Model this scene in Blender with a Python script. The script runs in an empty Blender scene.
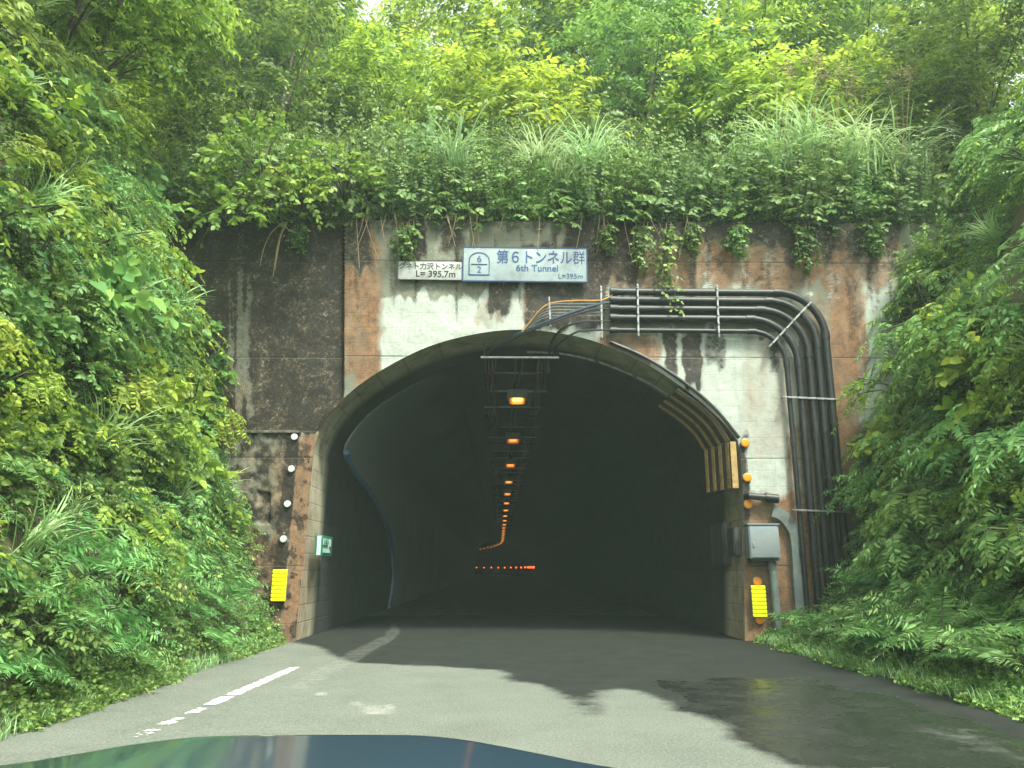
import bpy, bmesh, math, random
import numpy as np
from mathutils import Vector, Matrix, Euler
R = math.radians
rng = np.random.default_rng(7)
random.seed(7)
scene = bpy.context.scene
COL = scene.collection

# ------------------------------------------------------------------ camera
F = 788.0
CAMH = 1.25
cam_d = bpy.data.cameras.new('camera'); cam = bpy.data.objects.new('camera', cam_d); COL.objects.link(cam)
cam.location = (0, 0, CAMH); cam.rotation_euler = (R(90 + 13.15), 0, R(-0.87))
cam_d.sensor_width = 36; cam_d.lens = F * 36 / 1024; cam_d.clip_end = 3000; cam_d.clip_start = 0.05
scene.camera = cam
CM = Euler(cam.rotation_euler).to_matrix()
CMn = np.array(CM)
YP = 14.5                                    # plane of the portal face

def ray(px, py):
    return CM @ Vector(((px - 512) / F, -(py - 384) / F, -1))
def at(px, py, Y=YP):
    d = ray(px, py); t = Y / d.y
    return Vector((d.x * t, Y, CAMH + d.z * t))
def gnd(px, py, z=0.0):
    d = ray(px, py); t = (z - CAMH) / d.z
    return Vector((d.x * t, d.y * t, z))
def on_x(px, py, X):
    d = ray(px, py); t = X / d.x
    return Vector((X, d.y * t, CAMH + d.z * t))
def project(P):
    q = (P - np.array([0, 0, CAMH])) @ CMn
    return 512 + F * q[:, 0] / -q[:, 2], 384 - F * q[:, 1] / -q[:, 2]

# ------------------------------------------------------------------ object helpers
def tag(o, label=None, cat=None, group=None, kind=None):
    if label: o['label'] = label
    if cat: o['category'] = cat
    if group: o['group'] = group
    if kind: o['kind'] = kind
    return o
def link(o, parent=None):
    COL.objects.link(o)
    if parent is not None: o.parent = parent
    return o
def empty(name, loc=(0, 0, 0), rot=None):
    o = bpy.data.objects.new(name, None); o.empty_display_size = 0.2
    o.location = loc
    if rot is not None: o.rotation_euler = rot
    return link(o)
def thing(name, label, cat, loc=(0, 0, 0), group=None, rot=None):
    return tag(empty(name, loc, rot), label, cat, group)
def copy_tree(o, parent=None):
    c = o.copy(); COL.objects.link(c)
    if parent is not None: c.parent = parent
    for ch in o.children: copy_tree(ch, c)
    return c

def mesh_np(name, V, faces, mat=None, parent=None, smooth=False, attrs=None, loc=None):
    """faces: list of int arrays (n,k)"""
    me = bpy.data.meshes.new(name)
    V = np.asarray(V, dtype=np.float32)
    me.vertices.add(len(V)); me.vertices.foreach_set('co', V.ravel())
    faces = [np.asarray(f, dtype=np.int32) for f in faces if len(f)]
    nl = sum(f.size for f in faces); npoly = sum(len(f) for f in faces)
    me.loops.add(nl); me.loops.foreach_set('vertex_index', np.concatenate([f.ravel() for f in faces]))
    me.polygons.add(npoly)
    tot = np.concatenate([np.full(len(f), f.shape[1], dtype=np.int32) for f in faces])
    st = np.concatenate([[0], np.cumsum(tot)[:-1]]).astype(np.int32)
    me.polygons.foreach_set('loop_start', st); me.polygons.foreach_set('loop_total', tot)
    if smooth: me.polygons.foreach_set('use_smooth', np.ones(npoly, dtype=bool))
    me.update(calc_edges=True); me.validate()
    if attrs:
        for k, a in attrs.items():
            at_ = me.attributes.new(k, 'FLOAT', 'POINT'); at_.data.foreach_set('value', np.asarray(a, dtype=np.float32))
    if mat: me.materials.append(mat)
    o = bpy.data.objects.new(name, me)
    if loc is not None: o.location = loc
    return link(o, parent)

class MB:
    """small mesh collector"""
    def __init__(s): s.v = []; s.f = []
    def add(s, vs, fs):
        b = len(s.v); s.v += [tuple(v) for v in vs]; s.f += [tuple(i + b for i in f) for f in fs]; return s
    def box(s, c, size, M=None, bev=0.0):
        bm = bmesh.new(); bmesh.ops.create_cube(bm, size=1)
        bmesh.ops.scale(bm, vec=size, verts=bm.verts)
        if bev > 0: bmesh.ops.bevel(bm, geom=bm.edges[:], offset=bev, segments=2, profile=0.6, affect='EDGES')
        T = Matrix.Translation(c) @ (M.to_4x4() if M else Matrix())
        bm.transform(T); bm.verts.index_update()
        s.add([v.co.copy() for v in bm.verts], [[v.index for v in f.verts] for f in bm.faces]); bm.free(); return s
    def tube(s, pts, r, n=10, cap=True):
        pts = [Vector(p) for p in pts]; rs = r if isinstance(r, (list, tuple)) else [r] * len(pts)
        up = None; rings = []
        for i, p in enumerate(pts):
            t = (pts[min(i + 1, len(pts) - 1)] - pts[max(i - 1, 0)]).normalized()
            if up is None:
                a = Vector((0, 0, 1)) if abs(t.z) < .9 else Vector((1, 0, 0)); up = (a - t * a.dot(t)).normalized()
            else: up = (up - t * up.dot(t)).normalized()
            sd = t.cross(up)
            rings.append([p + (up * math.cos(2 * math.pi * k / n) + sd * math.sin(2 * math.pi * k / n)) * rs[i] for k in range(n)])
        b = len(s.v)
        for rg in rings: s.v += [tuple(v) for v in rg]
        for i in range(len(pts) - 1):
            for k in range(n):
                k2 = (k + 1) % n
                s.f.append((b + i * n + k, b + i * n + k2, b + (i + 1) * n + k2, b + (i + 1) * n + k))
        if cap:
            s.f.append(tuple(b + k for k in range(n))[::-1]); s.f.append(tuple(b + (len(pts) - 1) * n + k for k in range(n)))
        return s
    def disc(s, c, r, h, axis, n=20, dome=0.0):
        axis = Vector(axis).normalized(); a = Vector((0, 0, 1)) if abs(axis.z) < .9 else Vector((1, 0, 0))
        u = (a - axis * a.dot(axis)).normalized(); w = axis.cross(u); c = Vector(c)
        prof = [(r, 0), (r, h * .6), (r * .93, h)] + ([(r * .6, h + dome * .7), (r * .25, h + dome)] if dome else [])
        b = len(s.v)
        for rr, hh in prof:
            for k in range(n):
                an = 2 * math.pi * k / n
                s.v.append(tuple(c + axis * hh + (u * math.cos(an) + w * math.sin(an)) * rr))
        for i in range(len(prof) - 1):
            for k in range(n):
                k2 = (k + 1) % n
                s.f.append((b + i * n + k, b + i * n + k2, b + (i + 1) * n + k2, b + (i + 1) * n + k))
        s.f.append(tuple(b + (len(prof) - 1) * n + k for k in range(n))); s.f.append(tuple(b + k for k in range(n))[::-1])
        return s
    def build(s, name, mat, parent=None, smooth=True, loc=None, origin=None):
        me = bpy.data.meshes.new(name)
        vs = s.v
        if origin is not None: vs = [tuple(Vector(v) - Vector(origin)) for v in vs]
        me.from_pydata(vs, [], s.f); me.update()
        bm = bmesh.new(); bm.from_mesh(me); bmesh.ops.recalc_face_normals(bm, faces=bm.faces[:]); bm.to_mesh(me); bm.free()
        if smooth:
            me.polygons.foreach_set('use_smooth', np.ones(len(me.polygons), dtype=bool))
            try: me.set_sharp_from_angle(angle=R(35))
            except Exception: pass
        if mat: me.materials.append(mat)
        o = bpy.data.objects.new(name, me)
        if origin is not None: o.location = origin
        if loc is not None: o.location = loc
        return link(o, parent)

def catmull(pts, n):
    P = np.array(pts, float); P = np.vstack([2 * P[0] - P[1], P, 2 * P[-1] - P[-2]])
    out = []
    for i in range(1, len(P) - 2):
        t = np.linspace(0, 1, 24, endpoint=(i == len(P) - 3))[:, None]
        a, b, c, d = P[i - 1], P[i], P[i + 1], P[i + 2]
        out.append(.5 * ((2 * b) + (c - a) * t + (2 * a - 5 * b + 4 * c - d) * t ** 2 + (3 * b - a - 3 * c + d) * t ** 3))
    Q = np.vstack(out); s = np.concatenate([[0], np.cumsum(np.linalg.norm(np.diff(Q, axis=0), axis=1))])
    u = np.linspace(0, s[-1], n)
    return np.stack([np.interp(u, s, Q[:, k]) for k in range(Q.shape[1])], 1)

_g = np.random.default_rng(3).random((64, 64))
def vnoise(x, y):
    x = np.asarray(x, float); y = np.asarray(y, float)
    xi = np.floor(x).astype(int); yi = np.floor(y).astype(int); fx = x - xi; fy = y - yi
    fx = fx * fx * (3 - 2 * fx); fy = fy * fy * (3 - 2 * fy)
    g = lambda a, b: _g[a % 64, b % 64]
    return (g(xi, yi) * (1 - fx) + g(xi + 1, yi) * fx) * (1 - fy) + (g(xi, yi + 1) * (1 - fx) + g(xi + 1, yi + 1) * fx) * fy
def fbm(x, y, o=4):
    s = 0; a = .5; n = 0
    for k in range(o): s = s + a * vnoise(x * 2 ** k + 17 * k, y * 2 ** k + 31 * k); n += a; a *= .5
    return s / n
def sstep(a, b, x):
    t = np.clip((x - a) / (b - a), 0, 1); return t * t * (3 - 2 * t)

# ------------------------------------------------------------------ materials
def new_mat(name):
    m = bpy.data.materials.new(name); m.use_nodes = True; nt = m.node_tree; nt.nodes.clear()
    out = nt.nodes.new('ShaderNodeOutputMaterial'); return m, nt, out
class NT:
    def __init__(s, nt): s.nt = nt
    def n(s, t, **kw):
        nd = s.nt.nodes.new(t)
        for k, v in kw.items():
            if k.startswith('i_'):
                nd.inputs[k[2:].replace('_', ' ')].default_value = v
            else: setattr(nd, k, v)
        return nd
    def l(s, a, b): s.nt.links.new(a, b)
    def attr(s, name): return s.n('ShaderNodeAttribute', attribute_name=name).outputs['Fac']
    def noise(s, scale, detail=5, rough=.6, vec=None):
        nd = s.n('ShaderNodeTexNoise'); nd.inputs['Scale'].default_value = scale; nd.inputs['Detail'].default_value = detail; nd.inputs['Roughness'].default_value = rough
        if vec is not None: s.l(vec, nd.inputs['Vector'])
        return nd.outputs['Fac']
    def math(s, op, a, b=None, clamp=False):
        nd = s.n('ShaderNodeMath', operation=op); nd.use_clamp = clamp
        for i, v in enumerate((a, b)):
            if v is None: continue
            if isinstance(v, (int, float)): nd.inputs[i].default_value = v
            else: s.l(v, nd.inputs[i])
        return nd.outputs[0]
    def ramp(s, fac, stops):
        nd = s.n('ShaderNodeValToRGB'); e = nd.color_ramp.elements
        while len(e) > 1: e.remove(e[-1])
        e[0].position = stops[0][0]; e[0].color = (*stops[0][1], 1)
        for p, c in stops[1:]:
            q = e.new(p); q.color = (*c, 1)
        s.l(fac, nd.inputs['Fac']); return nd.outputs['Color']
    def maprange(s, v, a, b, c=0., d=1.):
        nd = s.n('ShaderNodeMapRange'); nd.inputs[1].default_value = a; nd.inputs[2].default_value = b; nd.inputs[3].default_value = c; nd.inputs[4].default_value = d
        s.l(v, nd.inputs[0]); return nd.outputs[0]
    def mix(s, fac, a, b, blend='MIX'):
        nd = s.n('ShaderNodeMix', data_type='RGBA', blend_type=blend)
        if isinstance(fac, (int, float)): nd.inputs[0].default_value = fac
        else: s.l(fac, nd.inputs[0])
        for i, v in ((6, a), (7, b)):
            if isinstance(v, tuple): nd.inputs[i].default_value = (*v, 1)
            else: s.l(v, nd.inputs[i])
        return nd.outputs[2]
    def coords(s, kind='Object', scale=None):
        o = s.n('ShaderNodeTexCoord').outputs[kind]
        if scale:
            mp = s.n('ShaderNodeMapping'); mp.inputs['Scale'].default_value = scale; s.l(o, mp.inputs['Vector']); return mp.outputs[0]
        return o
    def bump(s, h, strength=.3, dist=.02):
        nd = s.n('ShaderNodeBump'); nd.inputs['Strength'].default_value = strength; nd.inputs['Distance'].default_value = dist
        s.l(h, nd.inputs['Height']); return nd.outputs[0]

def simple(name, col, rough=.6, metal=0., var=.25, scale=6., coat=0., dirt=None, bump=.1, emis=None, estr=0.):
    m, nt, out = new_mat(name); t = NT(nt); b = t.n('ShaderNodeBsdfPrincipled')
    n1 = t.noise(scale, 6, .65, t.coords())
    lo = tuple(c * (1 - var) for c in col); hi = tuple(min(1, c * (1 + var)) for c in col)
    c = t.ramp(n1, [(.3, lo), (.7, hi)])
    if dirt:
        n2 = t.noise(scale * .6, 8, .7, t.coords()); c = t.mix(t.maprange(n2, .5, .68), c, dirt)
    t.l(c, b.inputs['Base Color']); b.inputs['Roughness'].default_value = rough; b.inputs['Metallic'].default_value = metal
    b.inputs['Coat Weight'].default_value = coat
    if bump: t.l(t.bump(t.noise(scale * 8, 4, .6, t.coords()), bump, .004), b.inputs['Normal'])
    if emis: b.inputs['Emission Color'].default_value = (*emis, 1); b.inputs['Emission Strength'].default_value = estr
    t.l(b.outputs[0], out.inputs[0]); return m

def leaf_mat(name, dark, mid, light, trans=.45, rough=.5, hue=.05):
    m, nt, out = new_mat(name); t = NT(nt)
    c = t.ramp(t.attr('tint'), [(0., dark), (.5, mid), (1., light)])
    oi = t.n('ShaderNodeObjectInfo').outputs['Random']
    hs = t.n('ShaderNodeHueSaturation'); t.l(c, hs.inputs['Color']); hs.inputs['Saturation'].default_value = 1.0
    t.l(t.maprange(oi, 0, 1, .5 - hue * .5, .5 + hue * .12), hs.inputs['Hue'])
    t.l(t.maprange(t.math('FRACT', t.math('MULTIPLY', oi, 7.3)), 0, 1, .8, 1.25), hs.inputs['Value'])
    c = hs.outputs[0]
    b = t.n('ShaderNodeBsdfPrincipled'); t.l(c, b.inputs['Base Color']); b.inputs['Roughness'].default_value = rough
    b.inputs['Specular IOR Level'].default_value = .35
    tr = t.n('ShaderNodeBsdfTranslucent'); hs2 = t.n('ShaderNodeHueSaturation'); t.l(c, hs2.inputs['Color'])
    hs2.inputs['Hue'].default_value = .482; hs2.inputs['Value'].default_value = 1.25; t.l(hs2.outputs[0], tr.inputs['Color'])
    mx = t.n('ShaderNodeMixShader'); mx.inputs[0].default_value = trans
    t.l(b.outputs[0], mx.inputs[1]); t.l(tr.outputs[0], mx.inputs[2]); t.l(mx.outputs[0], out.inputs[0]); return m

M = {}
M['tree'] = leaf_mat('leaf_tree', (0.040, 0.101, 0.021), (0.116, 0.232, 0.032), (0.309, 0.476, 0.052), .5)
M['tree_dark'] = leaf_mat('leaf_tree_dark', (0.036, 0.091, 0.027), (0.084, 0.188, 0.039), (0.212, 0.366, 0.060), .45)
M['hedge'] = leaf_mat('leaf_hedge', (0.047, 0.116, 0.034), (0.128, 0.250, 0.059), (0.300, 0.451, 0.123), .42)
M['bright'] = leaf_mat('leaf_bright', (0.057, 0.148, 0.027), (0.173, 0.318, 0.042), (0.385, 0.530, 0.080), .45)
M['broad'] = leaf_mat('leaf_broad', (0.049, 0.140, 0.044), (0.111, 0.256, 0.066), (0.255, 0.438, 0.100), .4)
M['fern'] = leaf_mat('leaf_fern', (0.066, 0.195, 0.060), (0.133, 0.317, 0.091), (0.255, 0.464, 0.146), .4)
M['grass'] = leaf_mat('leaf_grass', (0.078, 0.195, 0.052), (0.167, 0.342, 0.100), (0.356, 0.525, 0.257), .35)
M['under'] = leaf_mat('leaf_under', (0.039, 0.102, 0.037), (0.105, 0.232, 0.061), (0.244, 0.389, 0.107), .38)
M['drygrass'] = leaf_mat('leaf_dry', (.16, .12, .05), (.27, .21, .10), (.40, .34, .18), .3)
M['bark'] = simple('bark', (.07, .055, .04), .9, var=.4, scale=14, bump=.4)
M['stem'] = simple('stem', (.06, .07, .03), .8, var=.3, scale=10, bump=0)
M['dry'] = simple('dry_stem', (.30, .22, .13), .9, var=.3, scale=10, bump=0)
M['plume'] = simple('plume', (.36, .27, .17), .9, var=.3, scale=10, bump=0)

# ------------------------------------------------------------------ leaves
def nrm(a): return a / np.maximum(np.linalg.norm(a, axis=-1, keepdims=True), 1e-9)
class Leaves:
    def __init__(s): s.P = []; s.D = []; s.N = []; s.L = []; s.W = []; s.T = []; s.stem = []
    def add(s, P, D, N, L, W, T):
        s.P.append(P.reshape(-1, 3)); s.D.append(D.reshape(-1, 3)); s.N.append(N.reshape(-1, 3))
        s.L.append(L.ravel()); s.W.append(W.ravel()); s.T.append(T.ravel())
    def twigs(s, O, Dr, Ln, n, leafL, leafW, droop=.25, pair=False, spread=.9, t0=.15, taper=1.0, up=.35, flat=.25, tint=.5, tipt=.35, rv=.25, ldroop=.25):
        """leaves along curved twigs. O,Dr (T,3), Ln (T)"""
        T = len(O); Dr = nrm(Dr)
        side = np.cross(Dr, np.array([0, 0, 1.])) + rng.normal(0, .05, (T, 3)); side = nrm(side)
        roll = rng.normal(0, flat, T)[:, None]; upv = nrm(np.cross(side, Dr))
        sd = side * np.cos(roll) + upv * np.sin(roll)
        m = n * 2 if pair else n
        tt = np.linspace(t0, 1, n); tt = np.repeat(tt, 2) if pair else tt
        sg = np.tile([1., -1.], m)[:m]
        tj = tt[None, :] + rng.normal(0, .012, (T, m)); tj = np.clip(tj, 0, 1.02)
        l = Ln[:, None]
        P = O[:, None, :] + Dr[:, None, :] * (l * tj)[..., None]
        P[..., 2] -= droop * (l * tj ** 2)
        tang = nrm(Dr[:, None, :] - np.array([0, 0, 1.]) * (2 * droop * tj)[..., None])
        lat = sd[:, None, :] * sg[None, :, None]
        fw = 1 - spread * (1 - .45 * tj[..., None] ** 3)
        D = nrm(tang * (fw + .15) + lat * spread + rng.normal(0, .16, (T, m, 3)) - np.array([0, 0, ldroop]))
        N = nrm(np.cross(lat, tang) * sg[None, :, None] * -1 + np.array([0, 0, up]) + rng.normal(0, .22, (T, m, 3)))
        N = np.where(N[..., 2:3] < -.2, -N, N)
        N = nrm(N - D * (N * D).sum(-1, keepdims=True))
        sc = (1 - (1 - taper) * tj) * rng.uniform(1 - rv, 1 + rv, (T, m))
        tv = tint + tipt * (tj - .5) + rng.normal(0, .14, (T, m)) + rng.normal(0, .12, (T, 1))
        s.add(P, D, N, leafL * sc, leafW * sc, np.clip(tv, 0, 1))
        # stem polyline
        q = np.linspace(0, .97, 4)
        S = O[:, None, :] + Dr[:, None, :] * (l * q)[..., None]; S[..., 2] -= droop * (l * q ** 2)
        s.stem.append(S)
    def build(s, name, mat, parent=None, simple_=False, fold=.18, droop=.18, loc=None):
        P = np.vstack(s.P); D = np.vstack(s.D); N = np.vstack(s.N); L = np.concatenate(s.L)[:, None]; W = np.concatenate(s.W)[:, None]; T = np.concatenate(s.T)
        S = np.cross(D, N); n = len(P)
        if simple_:
            v = np.stack([P, P + D * L * .45 - N * W * fold, P + D * L - N * L * droop, P + D * L * .42 + S * W * .5, P + D * L * .42 - S * W * .5], 1)
            b = np.arange(n)[:, None] * 5
            f = [np.vstack([b + np.array([[0, 1, 2, 3]]), b + np.array([[0, 4, 2, 1]])])]; k = 5
        else:
            v = np.stack([P, P + D * L * .5 - N * W * fold, P + D * L - N * L * droop,
                          P + D * L * .28 + S * W * .5, P + D * L * .68 + S * W * .36 - N * L * droop * .4,
                          P + D * L * .28 - S * W * .5, P + D * L * .68 - S * W * .36 - N * L * droop * .4], 1)
            b = np.arange(n)[:, None] * 7
            f = [np.vstack([b + np.array([[0, 1, 4, 3]]), b + np.array([[0, 5, 6, 1]])]), np.vstack([b + np.array([[1, 2, 4]]), b + np.array([[1, 6, 2]])])]; k = 7
        return mesh_np(name, v.reshape(-1, 3), f, mat, parent, attrs={'tint': np.repeat(T, k)}, loc=loc)
    def build_stems(s, name, mat, parent=None, r=.006, extra=None):
        Vs = []; Fs = []; base = 0
        for S in s.stem:
            T, K, _ = S.shape
            a = np.array([[1, 0, 0], [-.5, .6, .6], [-.5, -.6, -.6]]) * r
            rr = np.linspace(1, .35, K)[None, :, None, None]
            V = S[:, :, None, :] + a[None, None] * rr
            idx = base + np.arange(T * K * 3).reshape(T, K, 3)
            for k in range(3):
                k2 = (k + 1) % 3
                Fs.append(np.stack([idx[:, :-1, k], idx[:, :-1, k2], idx[:, 1:, k2], idx[:, 1:, k]], -1).reshape(-1, 4))
            Vs.append(V.reshape(-1, 3)); base += T * K * 3
        if extra:
            mb = extra; Vs.append(np.array(mb.v)); q = [f for f in mb.f if len(f) == 4]
            Fs.append(np.array(q) + base)
        return mesh_np(name, np.vstack(Vs), [np.vstack(Fs)], mat, parent)

def rdir(n, zmin=0., zmax=1.):
    a = rng.uniform(0, 2 * math.pi, n); z = rng.uniform(zmin, zmax, n); r = np.sqrt(1 - z * z)
    return np.stack([r * np.cos(a), r * np.sin(a), z], 1)

# ---- plant prototypes (built at the origin, hidden far below is not needed: the first copy is used itself)
def proto_tree(h, rad, mat, nclump, leafL=.15, seedtint=.45):
    root = empty('tree')
    lv = Leaves(); tr = MB()
    lean = rng.normal(0, .25, 2)
    pts = [Vector((lean[0] * t * t * 1.5, lean[1] * t * t * 1.5, h * .8 * t)) for t in np.linspace(0, 1, 8)]
    tr.tube(pts, [.10 * (1 - .8 * t) * h / 7 for t in np.linspace(0, 1, 8)], 8)
    for k in range(nclump):
        d = rdir(1, -.75, 1.)[0]; rr = rng.uniform(.35, 1.) ** .6
        c = np.array([d[0] * rad * rr, d[1] * rad * rr, h * .58 + d[2] * h * .42 * rr])
        if k % 6 == 0:
            t0 = min(.95, max(.2, (c[2] / h - .25) / .8)); a = pts[int(t0 * 7)]; b = Vector(c)
            tr.tube([a, a.lerp(b, .5) + Vector((0, 0, .15)), b], [.035, .02, .008], 5)
        nt = 11
        dd = nrm(rdir(nt, -.35, .75) + np.array([d[0], d[1], max(0, d[2])]) * .75)
        O = c + dd * .1 + rng.normal(0, .18, (nt, 3))
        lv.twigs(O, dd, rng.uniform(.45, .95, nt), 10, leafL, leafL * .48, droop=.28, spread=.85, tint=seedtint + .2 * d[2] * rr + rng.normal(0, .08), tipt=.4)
    tr.build('trunk', M['bark'], root)
    lv.build('crown', mat, root, simple_=True)
    return root
def proto_compound(mat, nf=26, fl=.8, npair=6, leafL=.15, leafW=.055, h=.7, tint=.5):
    """shrub with long pinnate leaves held in layers"""
    root = empty('compound_leaved_shrub'); lv = Leaves(); st = MB()
    for k in range(6):
        d = rdir(1, .45, .95)[0]; top = Vector(d * h * rng.uniform(.8, 1.3))
        st.tube([Vector((0, 0, -.15)), top * .5 + Vector((0, 0, .06)), top], [.018, .013, .007], 5)
        n = nf // 6 + 1
        dd = rdir(n, -.05, .5); dd = nrm(dd + d * np.array([.9, .9, .0]))
        O = np.array(top) * rng.uniform(.55, 1., (n, 1))
        lv.twigs(O, dd, rng.uniform(.6, 1.1, n) * fl, npair, leafL, leafW, droop=.38, pair=True, spread=.92, t0=.22, taper=.72, up=.8, flat=.1, tint=tint, tipt=.25, rv=.12)
    lv.build('foliage', mat, root); lv.build_stems('stem', M['stem'], root, .006, st); return root
def proto_broad(mat, nt=42, tl=.45, n=8, leafL=.12, leafW=.075, h=.55, tint=.5, name='broad_leaved_shrub', rad=.55):
    root = empty(name); lv = Leaves(); st = MB()
    d = rdir(nt, -.05, 1.); r = rng.uniform(.35, 1., (nt, 1))
    O = d * np.array([rad, rad, h]) * r
    for k in range(0, nt, 4): st.tube([Vector((0, 0, -.15)), Vector(O[k]) * .5 + Vector((0, 0, .08)), Vector(O[k])], [.014, .01, .005], 4)
    lv.twigs(O, nrm(d + rng.normal(0, .35, (nt, 3)) + np.array([0, 0, .25])), rng.uniform(.6, 1.2, nt) * tl, n, leafL, leafW, droop=.3, spread=.8, tint=tint, up=.6)
    lv.build('foliage', mat, root); lv.build_stems('stem', M['stem'], root, .005, st); return root
def proto_hedge():
    root = empty('hedge_shrub'); lv = Leaves(); st = MB()
    n = 74
    bx = rng.normal(0, .42, n); by = rng.normal(0, .30, n)
    O = np.stack([bx, by, np.zeros(n)], 1)
    d = np.stack([bx * .35 + rng.normal(0, .16, n), by * .55 - .12 + rng.normal(0, .16, n), np.ones(n)], 1)
    H = rng.uniform(.9, 1.9, n) * (1 - .25 * np.abs(bx)); H[:9] *= 1.3
    lv.twigs(O, d, H, 30, .105, .05, droop=.03, spread=.95, t0=.12, taper=.62, up=.5, flat=1.2, tint=.38, tipt=.55)
    # side sprays hang over the wall's edge
    m = 95; O2 = np.stack([rng.normal(0, .55, m), rng.uniform(-.62, .2, m), rng.uniform(.06, 1.3, m)], 1)
    lv.twigs(O2, rdir(m, -.1, .8) + np.array([0, -.7, 0]), rng.uniform(.3, .65, m), 10, .11, .06, droop=.45, spread=.85, tint=.42, tipt=.3)
    lv.build('foliage', M['hedge'], root); lv.build_stems('stem', M['stem'], root, .006); return root
def proto_fern(nf=13, fl=.75):
    root = empty('fern'); lv = Leaves()
    a = np.linspace(0, 2 * math.pi, nf, endpoint=False) + rng.normal(0, .2, nf)
    e = rng.uniform(.35, .95, nf)
    dd = np.stack([np.cos(a), np.sin(a), e], 1)
    for k in range(nf):
        O = np.zeros((1, 3)); np_ = 17
        lv.twigs(O, dd[k:k + 1], np.array([fl * rng.uniform(.75, 1.15)]), np_, .20, .034, droop=.42, pair=True, spread=.97, t0=.12, taper=.18, up=.9, flat=.06, tint=.5, tipt=.1, rv=.06, ldroop=.05)
    lv.build('foliage', M['fern'], root); lv.build_stems('stalk', M['stem'], root, .006); return root
def blades(n, L0, L1, rad, w, lean=.5, curve=1.2, K=8, tint=.5):
    a = rng.uniform(0, 2 * math.pi, n); L = rng.uniform(L0, L1, n); el = rng.uniform(.06, lean, n); cu = curve * rng.uniform(.5, 1.4, n)
    t = np.linspace(0, 1, K)
    th = el[:, None] + cu[:, None] * t ** 1.6                       # angle from vertical grows along the blade
    ds = L[:, None] / (K - 1)
    x = np.cumsum(np.sin(th) * ds, 1); z = np.cumsum(np.cos(th) * ds, 1); x = np.concatenate([np.zeros((n, 1)), x[:, :-1]], 1); z = np.concatenate([np.zeros((n, 1)), z[:, :-1]], 1)
    ca, sa = np.cos(a)[:, None], np.sin(a)[:, None]
    ox = rng.normal(0, rad, (n, 1)); oy = rng.normal(0, rad, (n, 1))
    C = np.stack([ox + x * ca, oy + x * sa, z], -1)
    wd = (w * np.sin(np.pi * np.clip(t * .8 + .18, 0, 1)) ** .7)[None, :, None]
    sd = np.stack([-sa + 0 * x, ca + 0 * x, 0 * x], -1)
    V = np.stack([C - sd * wd, C + sd * wd], 2).reshape(-1, 3)
    idx = np.arange(n * K * 2).reshape(n, K, 2)
    F_ = np.stack([idx[:, :-1, 0], idx[:, :-1, 1], idx[:, 1:, 1], idx[:, 1:, 0]], -1).reshape(-1, 4)
    T = np.clip(tint + .25 * t[None, :, None] + rng.normal(0, .15, (n, 1, 1)) + np.zeros((1, 1, 2)), 0, 1).ravel()
    return V, F_, T
def proto_grass(n=70, L0=.8, L1=1.7, rad=.12, w=.012, plume=False, tint=.5, curve=1.4):
    root = empty('silver_grass')
    V, F_, T = blades(n, L0, L1, rad, w, curve=curve, K=10, tint=tint)
    mesh_np('blade_tuft', V, [F_], M['grass'], root, attrs={'tint': T})
    if plume:
        for k in range(4):
            a = rng.uniform(0, 6.28); top = Vector((.35 * math.cos(a), .2 * math.sin(a), rng.uniform(1.9, 2.4)))
            mb = MB().tube([Vector((0, 0, 0)), top * .5 + Vector((0, 0, .1)), top], [.008, .006, .004], 4); mb.build('flower_stalk', M['dry'], root)
            lv = Leaves(); m = 26; O = np.array(top) + np.stack([rng.normal(0, .03, m), rng.normal(0, .03, m), rng.uniform(-.05, .28, m)], 1)
            lv.twigs(O, rdir(m, .2, .9), np.full(m, .14), 5, .05, .012, droop=.5, spread=.5)
            lv.build('plume', M['plume'], root, simple_=True)
    return root
def proto_vine(L=1.2, n=5):
    root = empty('hanging_vine'); lv = Leaves(); st = MB()
    for k in range(n):
        x = rng.normal(0, .14); l = L * rng.uniform(.5, 1.1); y = -.04 - rng.uniform(0, .08)
        pts = [Vector((x + .08 * math.sin(4 * t + k), y - .06 * math.sin(3 * t), -l * t)) for t in np.linspace(0, 1, 9)]
        st.tube(pts, .006, 4)
        O = np.array([pts[i] for i in range(1, 9)]); O = np.repeat(O, 2, 0)
        dd = rdir(len(O), -.5, .3) + np.array([0, -.4, 0])
        lv.twigs(O, dd, rng.uniform(.08, .2, len(O)), 4, .085, .06, droop=.5, spread=.8, tint=.4)
    lv.build('foliage', M['hedge'], root); st.build('stem', M['dry'], root, smooth=False); return root

class Pool:
    """first placement uses the prototype itself, then copies"""
    def __init__(s, protos): s.p = protos; s.used = set(); s.k = 0
    def place(s, loc, label, cat, group=None, rz=0., tilt=None, scale=1., i=None):
        i = (s.k % len(s.p)) if i is None else i; s.k += 1
        o = s.p[i] if i not in s.used else copy_tree(s.p[i]); s.used.add(i)
        Rm = Matrix.Rotation(rz, 3, 'Z')
        if tilt is not None:
            q = Vector((0, 0, 1)).rotation_difference(Vector(tilt).normalized()); Rm = q.to_matrix() @ Rm
        o.rotation_euler = Rm.to_euler(); o.location = loc; o.scale = (scale,) * 3 if np.isscalar(scale) else scale
        for k in ('group',):
            if k in o: del o[k]
        return tag(o, label, cat, group)

# ================================================================== SETTING
# tunnel centre line: straight, then bending left
BEND, RAD = 108.0, 330.0
def path(s):
    if s <= BEND: return 0.0, s, 0.0
    a = (s - BEND) / RAD
    return -RAD * (1 - math.cos(a)), BEND + RAD * math.sin(a), a

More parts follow.
